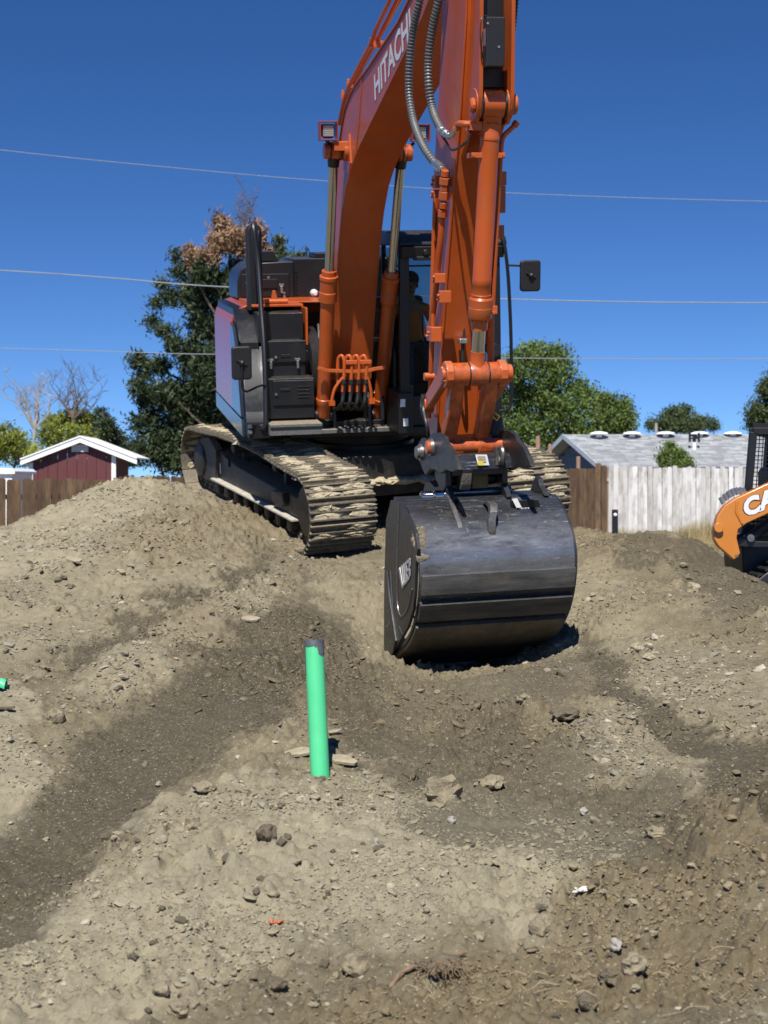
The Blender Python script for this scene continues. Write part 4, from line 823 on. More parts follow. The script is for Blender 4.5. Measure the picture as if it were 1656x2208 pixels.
# clamp, right pipe
fy = U(1050, 335, 0).y-.075
a = uy(1014, 329, fy); b = uy(1089, 341, fy)
m_ = MB(); m_.box(a.x, b.x, fy-.008, fy+.012, b.z, a.z); m_.box(a.x, a.x+.04, fy, fy+.10, b.z, a.z); m_.box(b.x-.05, b.x, fy, fy+.10, b.z, a.z); CL = m_.build('clamp_band', M['orange2'], BC, UM, bevel=.004)
for x in (a.x+.02, b.x-.015): m_ = MB(); m_.cyl((x, fy-.02, (a.z+b.z)/2), (x, fy-.006, (a.z+b.z)/2), .012, n=6); m_.build('bolt', M['orange2'], CL, UM)
py_ = fy+.05
m_ = MB(); pp = [uy(1109, 271, py_), uy(1099, 281, py_), uy(1088, 291, py_), uy(1082, 305, py_), uy(1080, 330, py_), uy(1074, 430, py_+.08), uy(1067, 560, py_+.13), uy(1062, 665, py_+.17)]; m_.tube(cr(pp, 6), .0185, 10); m_.cyl(pp[0]-Vector((.02, 0, -.02))*0, pp[0]+Vector((.02, 0, .025)), .026, n=10); m_.build('oil_pipe', M['orange'], BC, UM)
c = uy(1062, 668, py_+.17); m_ = MB(); m_.box(c.x-.04, c.x+.03, c.y-.03, c.y+.06, c.z-.03, c.z+.03); m_.cyl(c+Vector((0, -.03, -.02)), c+Vector((0, -.045, -.02)), .014, n=6); m_.build('pipe_flange', M['orange2'], BC, UM, bevel=.004)
# pipework on the left flank of the stick
xf = XB-hs_-.045
def L_(px, py, dx=0): return ux(px, py, xf+dx)
m_ = MB(); pp = [L_(953, 470), L_(950, 520), L_(944, 580), L_(938, 640), L_(929, 705)]; m_.tube(cr(pp, 4), .024, 10); m_.build('oil_pipe', M['orange'], SK, UM)
m_ = MB(); m_.tube(cr([ux(935, 640, xf-.0), ux(931, 760, xf), ux(925, 900, xf+.01)], 4), .018, 8); m_.tube(cr([ux(939, 410, xf+.03), ux(934, 560, xf+.03), ux(930, 700, xf+.03)], 4), .018, 8); m_.build('oil_pipe', M['orange'], SK, UM)
for (a, b, r) in (((961, 367), (960, 380), .034), ((960, 383), (959, 398), .042), ((959, 399), (958, 412), .036), ((958, 413), (957, 430), .040), ((957, 436), (956, 449), .030), ((955, 452), (954, 468), .036)):
    m_ = MB(); m_.cyl(L_(*a), L_(*b), r, n=6 if r > .035 else 14); m_.build('hose_coupling', M['orange'], SK, UM, bevel=.003)
for py, px, w2, h2 in ((392, 943, .05, .045), (418, 942, .035, .03), (600, 945, .028, .035), (640, 955, .022, .045), (720, 933, .08, .055)):
    c = ux(px, py, xf); m_ = MB(); m_.box(xf-.03, xf+.06, c.y-w2, c.y+w2, c.z-h2, c.z+h2); m_.cyl((xf-.045, c.y, c.z+.01), (xf-.02, c.y, c.z+.01), .014, n=6); m_.cyl((xf-.045, c.y+w2*.6, c.z-.02), (xf-.02, c.y+w2*.6, c.z-.02), .012, n=6); m_.build('pipe_clamp', M['orange2'], SK, UM, bevel=.005)
# top hose fitting with orange elbow to the barrel
m_ = MB(); e0 = U(970, 292, -.22); e1 = U(988, 268, -.2); e2 = uy(1012, 268, -6.05); m_.tube(cr([U(983, 280, -.21), e1, uy(1000, 267, -6.1), uy(1016, 268, -6.12)], 6), .023, 10); c = uy(1022, 272, -6.1); m_.box(c.x-.04, c.x+.05, c.y-.05, c.y+.08, c.z-.03, c.z+.03); m_.build('elbow_pipe', M['orange2'], BC, UM, bevel=.004)
m_ = MB(); m_.lathe(U(946, 276, -.22), U(968, 294, -.22), [(0, .030), (.35, .034), (.36, .028), (.7, .030), (.72, .022), (1, .022)], 14); m_.tube(cr([U(966, 294, -.22), U(975, 290, -.22), U(983, 276, -.21)], 4), .021, 10); m_.build('hose_fitting', M['zinc'], BC, UM)
m_ = MB(); m_.tube(cr([uy(1016, 278, -6.0), U(1005, 305, -.22), U(985, 321, -.23), U(972, 322, -.23), U(962, 306, -.22), U(940, 270, -.22), U(926, 228, -.23), U(918, 170, -.25), U(922, 90, -.25)], 8), .009, 8); m_.build('cable', M['rubber'], SK, UM)
# corrugated guard hoses
def corr(pts, r, nm, parent, mat):
    P = cr(pts, 14); # resample evenly
    Ls = [0]
    for a, b in zip(P[:-1], P[1:]): Ls.append(Ls[-1]+(b-a).length)
    n = int(Ls[-1]/.0062); out = []; k = 0
    for i in range(n+1):
        s_ = Ls[-1]*i/n
        while k < len(P)-2 and Ls[k+1] < s_: k += 1
        out.append(P[k].lerp(P[k+1], (s_-Ls[k])/(Ls[k+1]-Ls[k])))
    return MB().tube(out, lambda t: r*(1 if round(t*n) % 4 in (0, 1) else .80), 12).build(nm, mat, parent, UM, smooth=50)
A1 = [U(912, -40, -.30), U(903, 10, -.32), U(890, 70, -.34), U(883, 140, -.35), U(882, 200, -.35), U(889, 250, -.34), U(901, 290, -.33), U(918, 325, -.30), U(938, 352, -.25), U(952, 366, -.22)]
corr(A1, .031, 'guarded_hose', SK, M['spiral'])
A2 = [U(955, -40, -.22), U(944, 10, -.24), U(931, 70, -.26), U(924, 130, -.27), U(924, 180, -.27), U(930, 225, -.25), U(939, 255, -.24), U(950, 277, -.22)]
corr(A2, .031, 'guarded_hose', SK, M['spiral'])
m_ = MB(); m_.lathe(U(938, 352, -.25), U(956, 368, -.22), [(0, .032), (.3, .038), (.8, .036), (.82, .028), (1, .028)], 14); m_.build('hose_fitting', M['zinc'], SK, UM)
corr([uy(1113, -40, -5.9), uy(1109, 20, -5.9), uy(1103, 75, -5.9), uy(1094, 120, -5.85), uy(1084, 165, -5.8)], .026, 'guarded_hose', SK, M['rubber'])
# far flank bits
for py, px, hh in ((385, 1083, .05), (430, 1081, .1), (500, 1078, .05), (720, 1046, .07)):
    c = uy(px, py, -5.45); m_ = MB(); m_.box(c.x-.03, c.x+.02, c.y-.05, c.y+.05, c.z-hh, c.z+hh); m_.build('pipe_clamp', M['orange'], SK, UM, bevel=.006)
m_ = MB(); m_.box(XB+hs_, XB+hs_+.03, -5.6, -5.5, 2.2, 4.0); m_.build('oil_pipe', M['orange'], SK, UM, bevel=.01)
m_ = MB(); c = uy(997, 735, -5.45); m_.box(c.x-.035, c.x+.03, c.y-.05, c.y+.02, c.z-.02, c.z+.02); m_.build('grease_block', M['zinc'], SK, UM, bevel=.008)
m_ = MB(); m_.tube(cr([c+Vector((.0, -.01, -.01)), c+Vector((0, .0, -.3)), U(985, 850, 0)], 5), .013, 8); m_.tube([c+Vector((.03, .03, 1.2)), c+Vector((.02, .03, .0))], .010, 6); m_.build('hydraulic_hose', M['rubber'], SK, UM)

# ---- bucket linkage
P1 = U(1028, 806, 0); P2 = U(1008, 962, 0)
def xat(px, y): return uy(px, 806, y).x
m_ = MB(); xl_, xr_ = xat(957, P1.y), xat(1102, P1.y)
LK = MB().lathe((xl_+.055, P1.y, P1.z), (xr_-.05, P1.y, P1.z), [(0, .078), (.02, .085), (.30, .085), (.305, .078), (.325, .078), (.33, .088), (.345, .09), (.64, .09), (.655, .088), (.66, .078), (.68, .078), (.685, .085), (.98, .085), (1, .078)], 32).build('bucket_link', M['orange_worn'], EX, UM)
for xx in (.318, .67):
    x = xl_+.055+(xr_-.05-xl_-.055)*xx; m_ = MB(); m_.lathe((x-.007, P1.y, P1.z), (x+.007, P1.y, P1.z), [(0, .0845), (1, .0845)], 26); m_.build('grease_ring', M['grease'], LK, UM)
# hexagonal-looking end collars and pin ends
for x0, x1 in ((xl_+.0, xl_+.06), (xr_-.105, xr_-.045)):
    m_ = MB(); poly = [(P1.y+.10*math.cos(a), P1.z+.10*math.sin(a)) for a in np.linspace(.3, .3+2*PI, 11)[:-1]]; m_.prism(poly, x0, x1); m_.build('link_collar', M['orange2'], LK, UM, bevel=.008)
m_ = MB(); m_.cyl((xr_-.06, P1.y, P1.z), (xr_, P1.y, P1.z), .065, n=26); m_.build('pin_end', M['orange2'], LK, UM, bevel=.005)
m_ = MB(); m_.cyl((xl_-.02, P1.y, P1.z), (xl_+.02, P1.y, P1.z), .05, n=24); m_.build('pin_end', M['orange2'], LK, UM, bevel=.005)
xm = (XB-.0)
for dx in (-.148, .105):   # two legs of the H link
    x = XB+dx; m_ = MB(); m_.prism([(P1.y-.07, P1.z-.02), (P1.y+.06, P1.z-.06), (P1.y+.16, (P1.z+P2.z)/2), (P2.y+.07, P2.z+.05), (P2.y-.06, P2.z+.05), (P1.y+.03, (P1.z+P2.z)/2)], x-.058, x+.048); m_.build('link_leg', M['orange_worn'], LK, UM, bevel=.02)
a, b = uy(966, 962, P2.y).x, uy(1056, 962, P2.y).x
m_ = MB(); m_.lathe((a, P2.y, P2.z), (b, P2.y, P2.z), [(0, .085), (.02, .088), (.30, .088), (.31, .072), (.35, .072), (.55, .074), (.64, .072), (.65, .092), (.68, .094), (.98, .09), (1, .085)], 30); m_.build('link_boss', M['orange_worn'], LK, UM)
# guide links back to the stick
G2 = ux(921, 872, XB-.24)
for sx in (-1, 1):
    x = XB+sx*.235; m_ = MB(); g = Vector((x, G2.y, G2.z)); p = Vector((x, P1.y, P1.z)); dd = (p-g).normalized(); nn = Vector((0, -dd.z, dd.y))
    poly = [(g+nn*.055-dd*.05), (g-nn*.055-dd*.05), (p-nn*.07+dd*.0), (p+nn*.06+dd*.02)]
    m_.prism([(q.y, q.z) for q in poly], x-.03, x+.03); m_.cyl((x-.04, G2.y, G2.z), (x+.04, G2.y, G2.z), .07, n=20); m_.build('guide_link', M['orange2'], EX, UM, bevel=.01)
m_ = MB(); c = ux(920, 812, XB-.24); m_.cyl((c.x-.02, c.y, c.z), (c.x+.06, c.y, c.z), .03, n=14); m_.build('grease_fitting', M['orange2'], SK, UM)
# dirty rear hoses by the stick tip
for k in range(3):
    m_ = MB(); m_.tube(cr([U(918-k*3, 850, -.26), U(913-k*2, 880, -.28), U(920, 915, -.28), U(925, 945, -.25)], 5), .014, 7); m_.build('hydraulic_hose', M['rubber'], SK, UM)
m_ = MB(); c = uy(1064, 925, -5.35); m_.lathe(c+Vector((-.05, .0, -.16)), c+Vector((.02, 0, .10)), [(0, .03), (.2, .08), (.7, .09), (1, .05)], 16); HC = m_.build('hose_cover', M['rubber'], SK, UM)
q = [uy(*p, -5.60) for p in ((1059, 884), (1055, 896), (1072, 908), (1079, 897))]
m_ = MB(); m_.plate([q[1], q[2], q[3], q[0]], .006, (0, -1, 0)); m_.build('warning_tag', M['yellow'], HC, UM, smooth=0)
mb = MB()
for t in (.25, .45, .65): mb.bar(q[0].lerp(q[1], t)+Vector((.01, -.009, 0)), q[3].lerp(q[2], t)+Vector((-.012, -.009, 0)), .002, .006)
mb.build('tag_print', M['black'], HC, UM, smooth=0)

# ---- quick coupler
CPL = MB(); z4 = lambda x, y: (780+x/3.312, 880+y/3.312)
poly_px = [(405,250),(428,212),(470,222),(500,180),(545,175),(588,205),(600,250),(640,300),(672,380),(690,440),(640,455),(600,440),(560,468),(520,440),(490,435),(452,478),(430,430),(408,370)]
pl_l = [ux(*z4(*p), XB-.285) for p in poly_px]; py2 = [(p.y, p.z) for p in pl_l]
CPL.prism(py2, XB-.285, XB-.25); QC = CPL.build('quick_coupler', M['bucketside'], EX, UM, bevel=.006)
m_ = MB(); m_.prism(py2, XB+.25, XB+.285); m_.build('coupler_plate', M['bucketside'], QC, UM, bevel=.006)
c1 = ux(*z4(500, 280), XB-.29); c2 = ux(*z4(425, 315), XB-.29)
for c, r, mt in ((c1, .052, 'orange_worn'), (c2, .05, 'steel')):
    m_ = MB(); m_.lathe((XB-.335, c.y, c.z), (XB+.33, c.y, c.z), [(0, r*.85), (.01, r), (.99, r), (1, r*.85)], 24); m_.build('coupler_pin', M[mt], QC, UM)
    m_ = MB(); m_.lathe((XB-.31, c.y, c.z), (XB-.28, c.y, c.z), [(0, r*1.25), (1, r*1.3)], 24); m_.build('pin_washer', M['steel'], QC, UM)
# body between the plates
f0 = uy(*z4(650, 335), -5.86); f1 = uy(*z4(1000, 430), -5.9)
ya = -5.86; zt = uy(*z4(800, 335), ya).z; zb = uy(*z4(800, 432), ya).z
m_ = MB(); m_.prism([(ya+.03, zt), (ya, zt-.02), (ya-.03, zb), (ya+.1, zb), (-5.3, zb+.05), (-5.3, zt-.05)], XB-.249, XB+.249); m_.build('coupler_body', M['bucket'], QC, UM, bevel=.008)
q = [uy(*z4(*p), ya-.035) for p in ((810, 332), (893, 332), (910, 408), (828, 408))]
m_ = MB(); m_.plate([q[3], q[2], q[1], q[0]], .004, (0, -1, .3)); m_.build('sticker', M['sticker'], QC, UM, smooth=0)
m_ = MB(); m_.plate([q[3]+Vector((0, -.006, .0)), q[2].lerp(q[3], .55)+Vector((0, -.006, 0)), q[2].lerp(q[3], .55)+Vector((0, -.006, .03)), q[3]+Vector((0, -.006, .03))], .003, (0, -1, 0)); m_.build('yellow_mark', M['yellow'], QC, UM, smooth=0)
m_ = MB()
for a_, b_ in ((.2, .3), (.35, .5), (.6, .75)): m_.bar(q[0].lerp(q[3], a_).lerp(q[1].lerp(q[2], a_), .15)+Vector((0, -.007, 0)), q[0].lerp(q[3], a_).lerp(q[1].lerp(q[2], a_), .8)+Vector((0, -.007, 0)), .002, .016)
m_.build('sticker_print', pm('faded_print', (.4, .36, .25), .6), QC, UM, smooth=0)
# lifting eye
c = uy(*z4(985, 335), ya-.06); m_ = MB(); ring = [(c+Vector((0, .0, 0))+Vector((.012, math.cos(a)*.045-.0, math.sin(a)*.055))) for a in np.linspace(0, 2*PI, 21)]; m_.tube(ring, .019, 8, cap=False); m_.box(c.x-.02, c.x+.04, c.y+.03, c.y+.1, c.z-.08, c.z+.05); m_.build('lifting_eye', M['steel'], QC, UM)
m_ = MB(); c = uy(*z4(1027, 370), ya+.05); m_.lathe(c, c+Vector((.0, -.01, 0)), [(0, .03), (1, .03)], 18); m_.build('round_sticker', M['white'], QC, UM)
# lower hook jaw
m_ = MB(); zl = uy(*z4(800, 590), -5.75).z; 
for xa_, xb2 in ((XB-.245, XB-.20), (XB+.19, XB+.235)): m_.prism([(-5.84, zb+.02), (-5.84, zl+.06), (-5.76, zl), (-5.55, zl+.05), (-5.4, zb+.02)], xa_, xb2)
m_.prism([(-5.86, zb+.01), (-5.86, zb-.05), (-5.6, zb-.1), (-5.6, zb+.01)], XB-.2, XB+.19); m_.build('hook_jaw', M['bucketside'], QC, UM, bevel=.008)
a = uy(*z4(715, 430), -5.87); b = uy(*z4(785, 590), -5.85); m_ = MB(); m_.prism([(-5.88, a.z), (-5.86, b.z+.05), (-5.82, b.z), (-5.7, b.z), (-5.7, a.z)], a.x, b.x); m_.build('locking_wedge', pm('muddy_steel', (.15, .14, .12), .8, .2, .5, 60, bump=.8, dirt=.7), QC, UM, bevel=.012)
a = uy(*z4(790, 475), -5.80); b = uy(*z4(905, 570), -5.80); m_ = MB(); m_.box(a.x, b.x, -5.80, -5.76, b.z, a.z); m_.build('spring_plate', pm('ochre_plate', (.12, .085, .03), .7, 0, .4, 20), QC, UM, bevel=.006)
m_ = MB(); m_.cyl((XB-.24, -5.62, zb-.12), (XB+.24, -5.62, zb-.12), .045, n=18); m_.build('hook_roller', M['black'], QC, UM)

# ---- bucket
bw = .575; BL, BR = XB-bw, XB+bw
PRO = [(-5.88, 1.235), (-6.03, 1.20), (-6.18, 1.13), (-6.30, 1.03), (-6.37, .92), (-6.385, .80), (-6.36, .66), (-6.30, .52), (-6.21, .39), (-6.08, .27), (-5.88, .14), (-5.6, .0), (-5.30, -.17)]
BK = MB(); n = len(PRO); P = [Vector((0, *p)) for p in PRO]; inner = []
PS = []
for i in range(n): PS.append(P[i])
PS = cr(PS, 4); inner = []
for i, p in enumerate(PS):
    d = (PS[min(i+1, len(PS)-1)]-PS[max(i-1, 0)]).normalized(); inner.append(p+Vector((0, -d.z, d.y))*.03)
outl = [(p.y, p.z) for p in PS]+[(p.y, p.z) for p in inner[::-1]]
m = len(outl); vs = [(BL, *p) for p in outl]+[(BR, *p) for p in outl]; fs = [(i, (i+1) % m, m+(i+1) % m, m+i) for i in range(m)]
h_ = len(PS)
for s0 in (0, m): fs += [((s0+i), (s0+i+1), (s0+m-2-i), (s0+m-1-i)) for i in range(h_-1)]
BK.add(vs, fs); BKO = BK.build('bucket', M['bucket'], EX, UM, smooth=30)
# top torque plate
m_ = MB(); m_.prism([(-5.885, 1.243), (-5.88, 1.20), (-5.5, 1.16), (-5.5, 1.20), (-5.7, 1.22)], BL+.01, BR-.01); m_.build('top_plate', M['bucketside'], BKO, UM, bevel=.004)
sp_px = [(848,1078),(872,1080),(882,1108),(893,1125),(903,1150),(907,1184),(903,1210),(901,1272),(897,1314),(885,1352),(862,1392),(849,1409),(833,1434),(834,1260),(838,1120),(846,1090)]
for x0, x1 in ((BL-.022, BL), (BR, BR+.022)):
    pp = [ux(*p, BL) for p in sp_px] if x0 < XB else [Vector((0, p.y, p.z)) for p in PS]+[Vector((0, -5.27, .46)), Vector((0, -5.53, 1.18))]; m_ = MB(); m_.prism([(p.y+(0), p.z) for p in pp], x0, x1); m_.build('side_plate', M['bucketside'], BKO, UM, bevel=.003)
# side cutter bar & weld ring on the left plate
xs_ = BL-.024
wr = [ux(*p, xs_) for p in ((861,1085),(859,1130),(857,1180),(856,1250),(857,1300),(862,1325),(869,1327),(880,1310),(889,1270))]
m_ = MB(); m_.tube(cr(wr, 5), .006, 6); m_.build('weld_bead', M['steel'], BKO, UM)
m_ = MB(); pp = [ux(*p, xs_) for p in ((833,1434),(834,1300),(836,1230),(842,1290),(850,1340),(856,1382),(849,1409))]; m_.prism([(p.y, p.z) for p in pp], xs_-.012, xs_+.003); m_.build('side_cutter', M['bucketside'], BKO, UM, bevel=.003)
m_ = MB(); m_.tube(cr([ux(842, 1230, xs_), ux(848, 1330, xs_), ux(852, 1395, xs_)], 4), .004, 6); m_.tube([ux(861, 1350, xs_), ux(868, 1368, xs_)], .004, 6); m_.build('weld_bead', M['steel'], BKO, UM)
for px, py in ((842, 1345), (845, 1384), (838, 1350)): m_ = MB(); c = ux(px, py, xs_); m_.cyl(c+Vector((-.014, 0, 0)), c, .012, n=8); m_.build('plug_bolt', M['steel'], BKO, UM)
# emblem: slanted bars joined to a block letter
def em(pt_):   # unit square -> plate; px corners of the emblem
    c0, c1, c2, c3 = (860, 1226), (886, 1201), (866, 1272), (885, 1246)   # TL, TR, BL, BR
    x = pt_[0]; y = pt_[1]; a = (c0[0]*(1-x)+c1[0]*x, c0[1]*(1-x)+c1[1]*x); b = (c2[0]*(1-x)+c3[0]*x, c2[1]*(1-x)+c3[1]*x); q = (a[0]*(1-y)+b[0]*y, a[1]*(1-y)+b[1]*y); return ux(*q, xs_-.002)
EMB = [[(0,0),(.11,0),(.17,.80),(.17,1),(.09,1)], [(.18,0),(.28,0),(.31,.80),(.31,1),(.22,1),(.21,.7)], [(.35,0),(.45,0),(.45,1),(.36,1),(.36,.7)], [(.09,.88),(.45,.88),(.45,1),(.10,1)],
       [(.53,0),(.67,0),(.67,1),(.53,1)], [(.64,0),(.92,0),(1,.12),(1,.18),(.64,.16)], [(.64,.42),(.92,.42),(.92,.56),(.64,.56)], [(.64,.84),(1,.82),(.98,.94),(.9,1),(.64,1)], [(.86,.12),(1,.12),(1,.40),(.92,.46),(.86,.44)], [(.86,.54),(.94,.54),(1,.62),(1,.9),(.86,.88)]]
m_ = MB()
for pg in EMB: m_.plate([em(p) for p in pg], .004, (-1, 0, 0))
m_.build('emblem', pm('emblem_silver', (.50, .50, .49), .4, .3, .1, 20), BKO, UM, smooth=0)
# wear strips on the shell
def shell_strip(i0, i1, th, nm, mat):
    # between arclength indices of PS
    seg_ = PS[i0:i1+1]; o_ = []
    for i, p in enumerate(seg_):
        j = i0+i; d = (PS[min(j+1, len(PS)-1)]-PS[max(j-1, 0)]).normalized(); o_.append(p-Vector((0, -d.z, d.y))*th)
    pg = [(p.y, p.z) for p in seg_]+[(p.y, p.z) for p in o_[::-1]]; k = len(seg_); m_ = MB()
    vs = [(BL+.008, *p) for p in pg]+[(BR-.004, *p) for p in pg]; mm = len(pg); fs = [(i, (i+1) % mm, mm+(i+1) % mm, mm+i) for i in range(mm)]
    for s0 in (0, mm): fs += [(s0+i, s0+i+1, s0+mm-2-i, s0+mm-1-i) for i in range(k-1)]
    m_.add(vs, fs); return m_.build(nm, mat, BKO, UM, bevel=.003)
def idx(z): return min(range(len(PS)), key=lambda i: abs(PS[i].z-z))
shell_strip(idx(.80), idx(.665), .042, 'wear_strip', pm('scuffed_strip', (.085, .085, .083), .45, .3, .45, 7, dirt=.45, bump=.15, stretch=(.4, 3, 3))); shell_strip(idx(.585), idx(.455), .046, 'wear_strip', pm('scuffed_strip_lower', (.055, .055, .053), .45, .3, .45, 7, dirt=.25, bump=.15, stretch=(.4, 3, 3)))
shell_strip(idx(.385), len(PS)-1, .034, 'wear_strip', pm('brown_worn_steel', (.10, .085, .065), .55, .3, .3, 10, dirt=.35))
m_ = MB(); m_.prism([(-5.40, -.11), (-5.22, -.22), (-5.20, -.20), (-5.36, -.07)], BL-.03, BR+.03); m_.build('cutting_edge', M['steel'], BKO, UM, bevel=.004)
# dirt plaque on the left shoulder
m_ = MB(); r4 = random.Random(9)
for k in range(26):
    c = uy(893+r4.uniform(0, 26)*(1), 1150+r4.uniform(0, 55), -6.36); t = min(PS, key=lambda p: abs(p.z-c.z)); m_.blob((max(c.x, BL+.0), t.y-.002, t.z), r4.uniform(.02, .045), k, 2, .3, (1, .3, 1))
m_.build('stuck_dirt', pm('stuck_dirt', (.20, .165, .11), .95, 0, .3, 40, bump=.5), BKO, UM, kind='stuff')
# ears with chrome pins, fins, lifting hook
zE = uy(925, 1078, -5.75).z
for x, nm in ((XB-.215, 0), (XB+.215, 1)):
    m_ = MB(); ep = [ux(*z4(*p), XB-.215) for p in ((455,590),(470,525),(500,520),(535,560),(560,560),(590,520),(612,530),(640,600),(655,650),(640,720),(470,740))]
    m_.prism([(p.y, p.z) for p in ep], x-.02, x+.02); m_.build('bucket_ear', M['bucketside'], BKO, UM, bevel=.006)
yE = -5.80; c = uy(*z4(530, 630), yE)
m_ = MB(); a = uy(*z4(420, 630), yE).x; b = uy(*z4(640, 630), yE).x
m_.lathe((a, yE, c.z), (b, yE, c.z), [(0, .035), (.03, .042), (.36, .042), (.38, .030), (.42, .030), (.44, .044), (.75, .044), (.77, .034), (1, .034)], 22); m_.build('bucket_pin', M['chrome'], BKO, UM)
m_ = MB(); m_.cyl((b, yE+.1, c.z-.0), (XB+.3, yE+.1, c.z), .032, n=20); m_.build('bucket_pin', pm('blued_steel', (.12, .16, .2), .2, .8), BKO, UM)
def fin(pts, y0, wd, nm, mat, dep=.10):
    P = [uy(*z4(*p), y0) for p in pts]; m_ = MB()
    for p, q in zip(P[:-1], P[1:]): pass
    w2 = wd/2; vs = []
    for p in P: vs += [(p.x-w2, p.y, p.z), (p.x+w2, p.y, p.z), (p.x+w2, p.y+dep, p.z-.02), (p.x-w2, p.y+dep, p.z-.02)]
    fs = [(0, 1, 2, 3), (len(vs)-4, len(vs)-1, len(vs)-2, len(vs)-3)]
    for i in range(len(P)-1):
        a = i*4
        for k in range(4): fs.append((a+k, a+(k+1) % 4, a+4+(k+1) % 4, a+4+k))
    m_.add(vs, fs); return m_.build(nm, mat, BKO, UM, bevel=.004)
def finc(pts, ys_, wd, nm, mat, dep=.12):
    m_ = MB(); vs = []; w2 = wd/2
    for (p, y0) in zip(pts, ys_):
        q = uy(*z4(*p), y0); vs += [(q.x-w2, q.y, q.z), (q.x+w2, q.y, q.z), (q.x+w2, q.y+dep, q.z-.03), (q.x-w2, q.y+dep, q.z-.03)]
    fs = [(0, 1, 2, 3), (len(vs)-4, len(vs)-1, len(vs)-2, len(vs)-3)]
    for i in range(len(pts)-1):
        a = i*4
        for k in range(4): fs.append((a+k, a+(k+1) % 4, a+4+(k+1) % 4, a+4+k))
    m_.add(vs, fs); return m_.build(nm, mat, BKO, UM, bevel=.004)
finc([(612, 600), (640, 655), (668, 740), (700, 820), (706, 862)], [-5.85, -5.95, -6.10, -6.20, -6.24], .035, 'bucket_fin', M['steel'])
finc([(1062, 640), (1075, 690), (1098, 760), (1118, 800), (1135, 850)], [-5.85, -5.95, -6.08, -6.16, -6.21], .03, 'bucket_fin', M['bucketside'])
hk = [(885, 672), (905, 662), (925, 672), (938, 700), (938, 760), (930, 810), (930, 905)]
finc([(900, 672), (922, 664), (945, 690), (945, 740), (932, 800), (932, 870), (935, 905)], [-6.06, -6.12, -6.22, -6.27, -6.28, -6.295, -6.29], .055, 'lifting_hook', M['steel'], .06)
q = [uy(*z4(*p), -6.10) for p in ((1072, 650), (1108, 645), (1142, 712), (1104, 712))]
m_ = MB(); m_.plate([q[3], q[2], q[1], q[0]], .004, (0, -1, .6)); m_.build('sticker', M['sticker'], BKO, UM, smooth=0)
yn = -6.075; a = [uy(*z4(*p), yn-.012) for p in ((1100, 735), (1200, 730), (1100, 713), (1200, 709))]
q = [uy(*z4(*p), yn) for p in ((1085, 742), (1300, 728), (1262, 655), (1062, 662))]
m_ = MB(); m_.plate([q[0]+Vector((0, 0, -.05)), q[1]+Vector((0, 0, -.05)), q[2], q[3]], .018, (0, 1, 0)); NP = m_.build('number_plate', M['black'], BKO, UM, bevel=.003)
text_on('lettering', '17877', *a, M['white'], BKO, UM, off=.02)
m_ = MB(); p0 = ux(1188, 1098, BR-.02); m_.prism([(-5.95, 1.24), (-5.82, 1.30), (-5.80, 1.34), (-5.72, 1.35), (-5.6, 1.22)], BR-.09, BR-.05); m_.build('end_gusset', M['bucketside'], BKO, UM, bevel=.004)

# ---- operator
def skinned(name, verts, edges, mat, M_, parent=None, sub=2, root=0, **k):
    me = bpy.data.meshes.new(name); me.from_pydata([v[:3] for v in verts], edges, []); o = bpy.data.objects.new(name, me); place(o, parent, M_)
    me.materials.append(mat); s = o.modifiers.new('skin', 'SKIN'); s.use_smooth_shade = True
    for i, v in enumerate(verts): sv = me.skin_vertices[0].data[i]; sv.radius = (v[3], v[4] if len(v) > 4 else v[3]); sv.use_root = (i == root)
    sb = o.modifiers.new('sub', 'SUBSURF'); sb.levels = sub; sb.render_levels = sub; tag(o, **k); return o
ox, oy, oz = .50, -.42, uy(908, 583, -.42).z-.865     # seat point in the upper frame
OP = UM @ Matrix.Translation((ox, oy, oz))
bv = [(0,0,.02,.13,.11),(0,-.01,.16,.14,.10),(0,.0,.33,.15,.10),(0,.02,.48,.12,.09),(0,.01,.56,.05,.05),(0,-.01,.64,.058,.062),(0,-.015,.72,.085,.095),(0,-.01,.80,.070,.08),
      (.19,.01,.46,.055),(.27,-.08,.26,.045),(.30,-.30,.20,.036),(.30,-.38,.21,.026),(-.19,.01,.46,.055),(-.27,-.08,.26,.045),(-.32,-.30,.20,.036),(-.33,-.38,.21,.026),
      (.10,-.02,0,.09),(.13,-.42,.0,.07),(.13,-.50,-.38,.05),(.13,-.58,-.42,.04),(-.10,-.02,0,.09),(-.13,-.42,.0,.07),(-.13,-.50,-.38,.05),(-.13,-.58,-.42,.04)]
be = [(0,1),(1,2),(2,3),(3,4),(4,5),(5,6),(6,7),(3,8),(8,9),(9,10),(10,11),(3,12),(12,13),(13,14),(14,15),(0,16),(16,17),(17,18),(18,19),(0,20),(20,21),(21,22),(22,23)]
for hx, hi in ((.30, 11), (-.33, 15)):
    for k, (dx, ln) in enumerate(((-.026, .07), (-.009, .08), (.009, .075), (.026, .06))):
        i = len(bv); bv += [(hx+dx, -.41, .215, .010), (hx+dx, -.41-ln*.45, .21, .009), (hx+dx, -.41-ln*.6, .185, .008)]; be += [(hi, i), (i, i+1), (i+1, i+2)]
    i = len(bv); s_ = -1 if hx > 0 else 1; bv += [(hx+s_*.04, -.385, .21, .011), (hx+s_*.045, -.425, .20, .009)]; be += [(hi, i), (i, i+1)]
PE = skinned('person', bv, be, M['skin'], OP, label='seated operator in an orange shirt and dark cap behind the cab glass', cat='person')
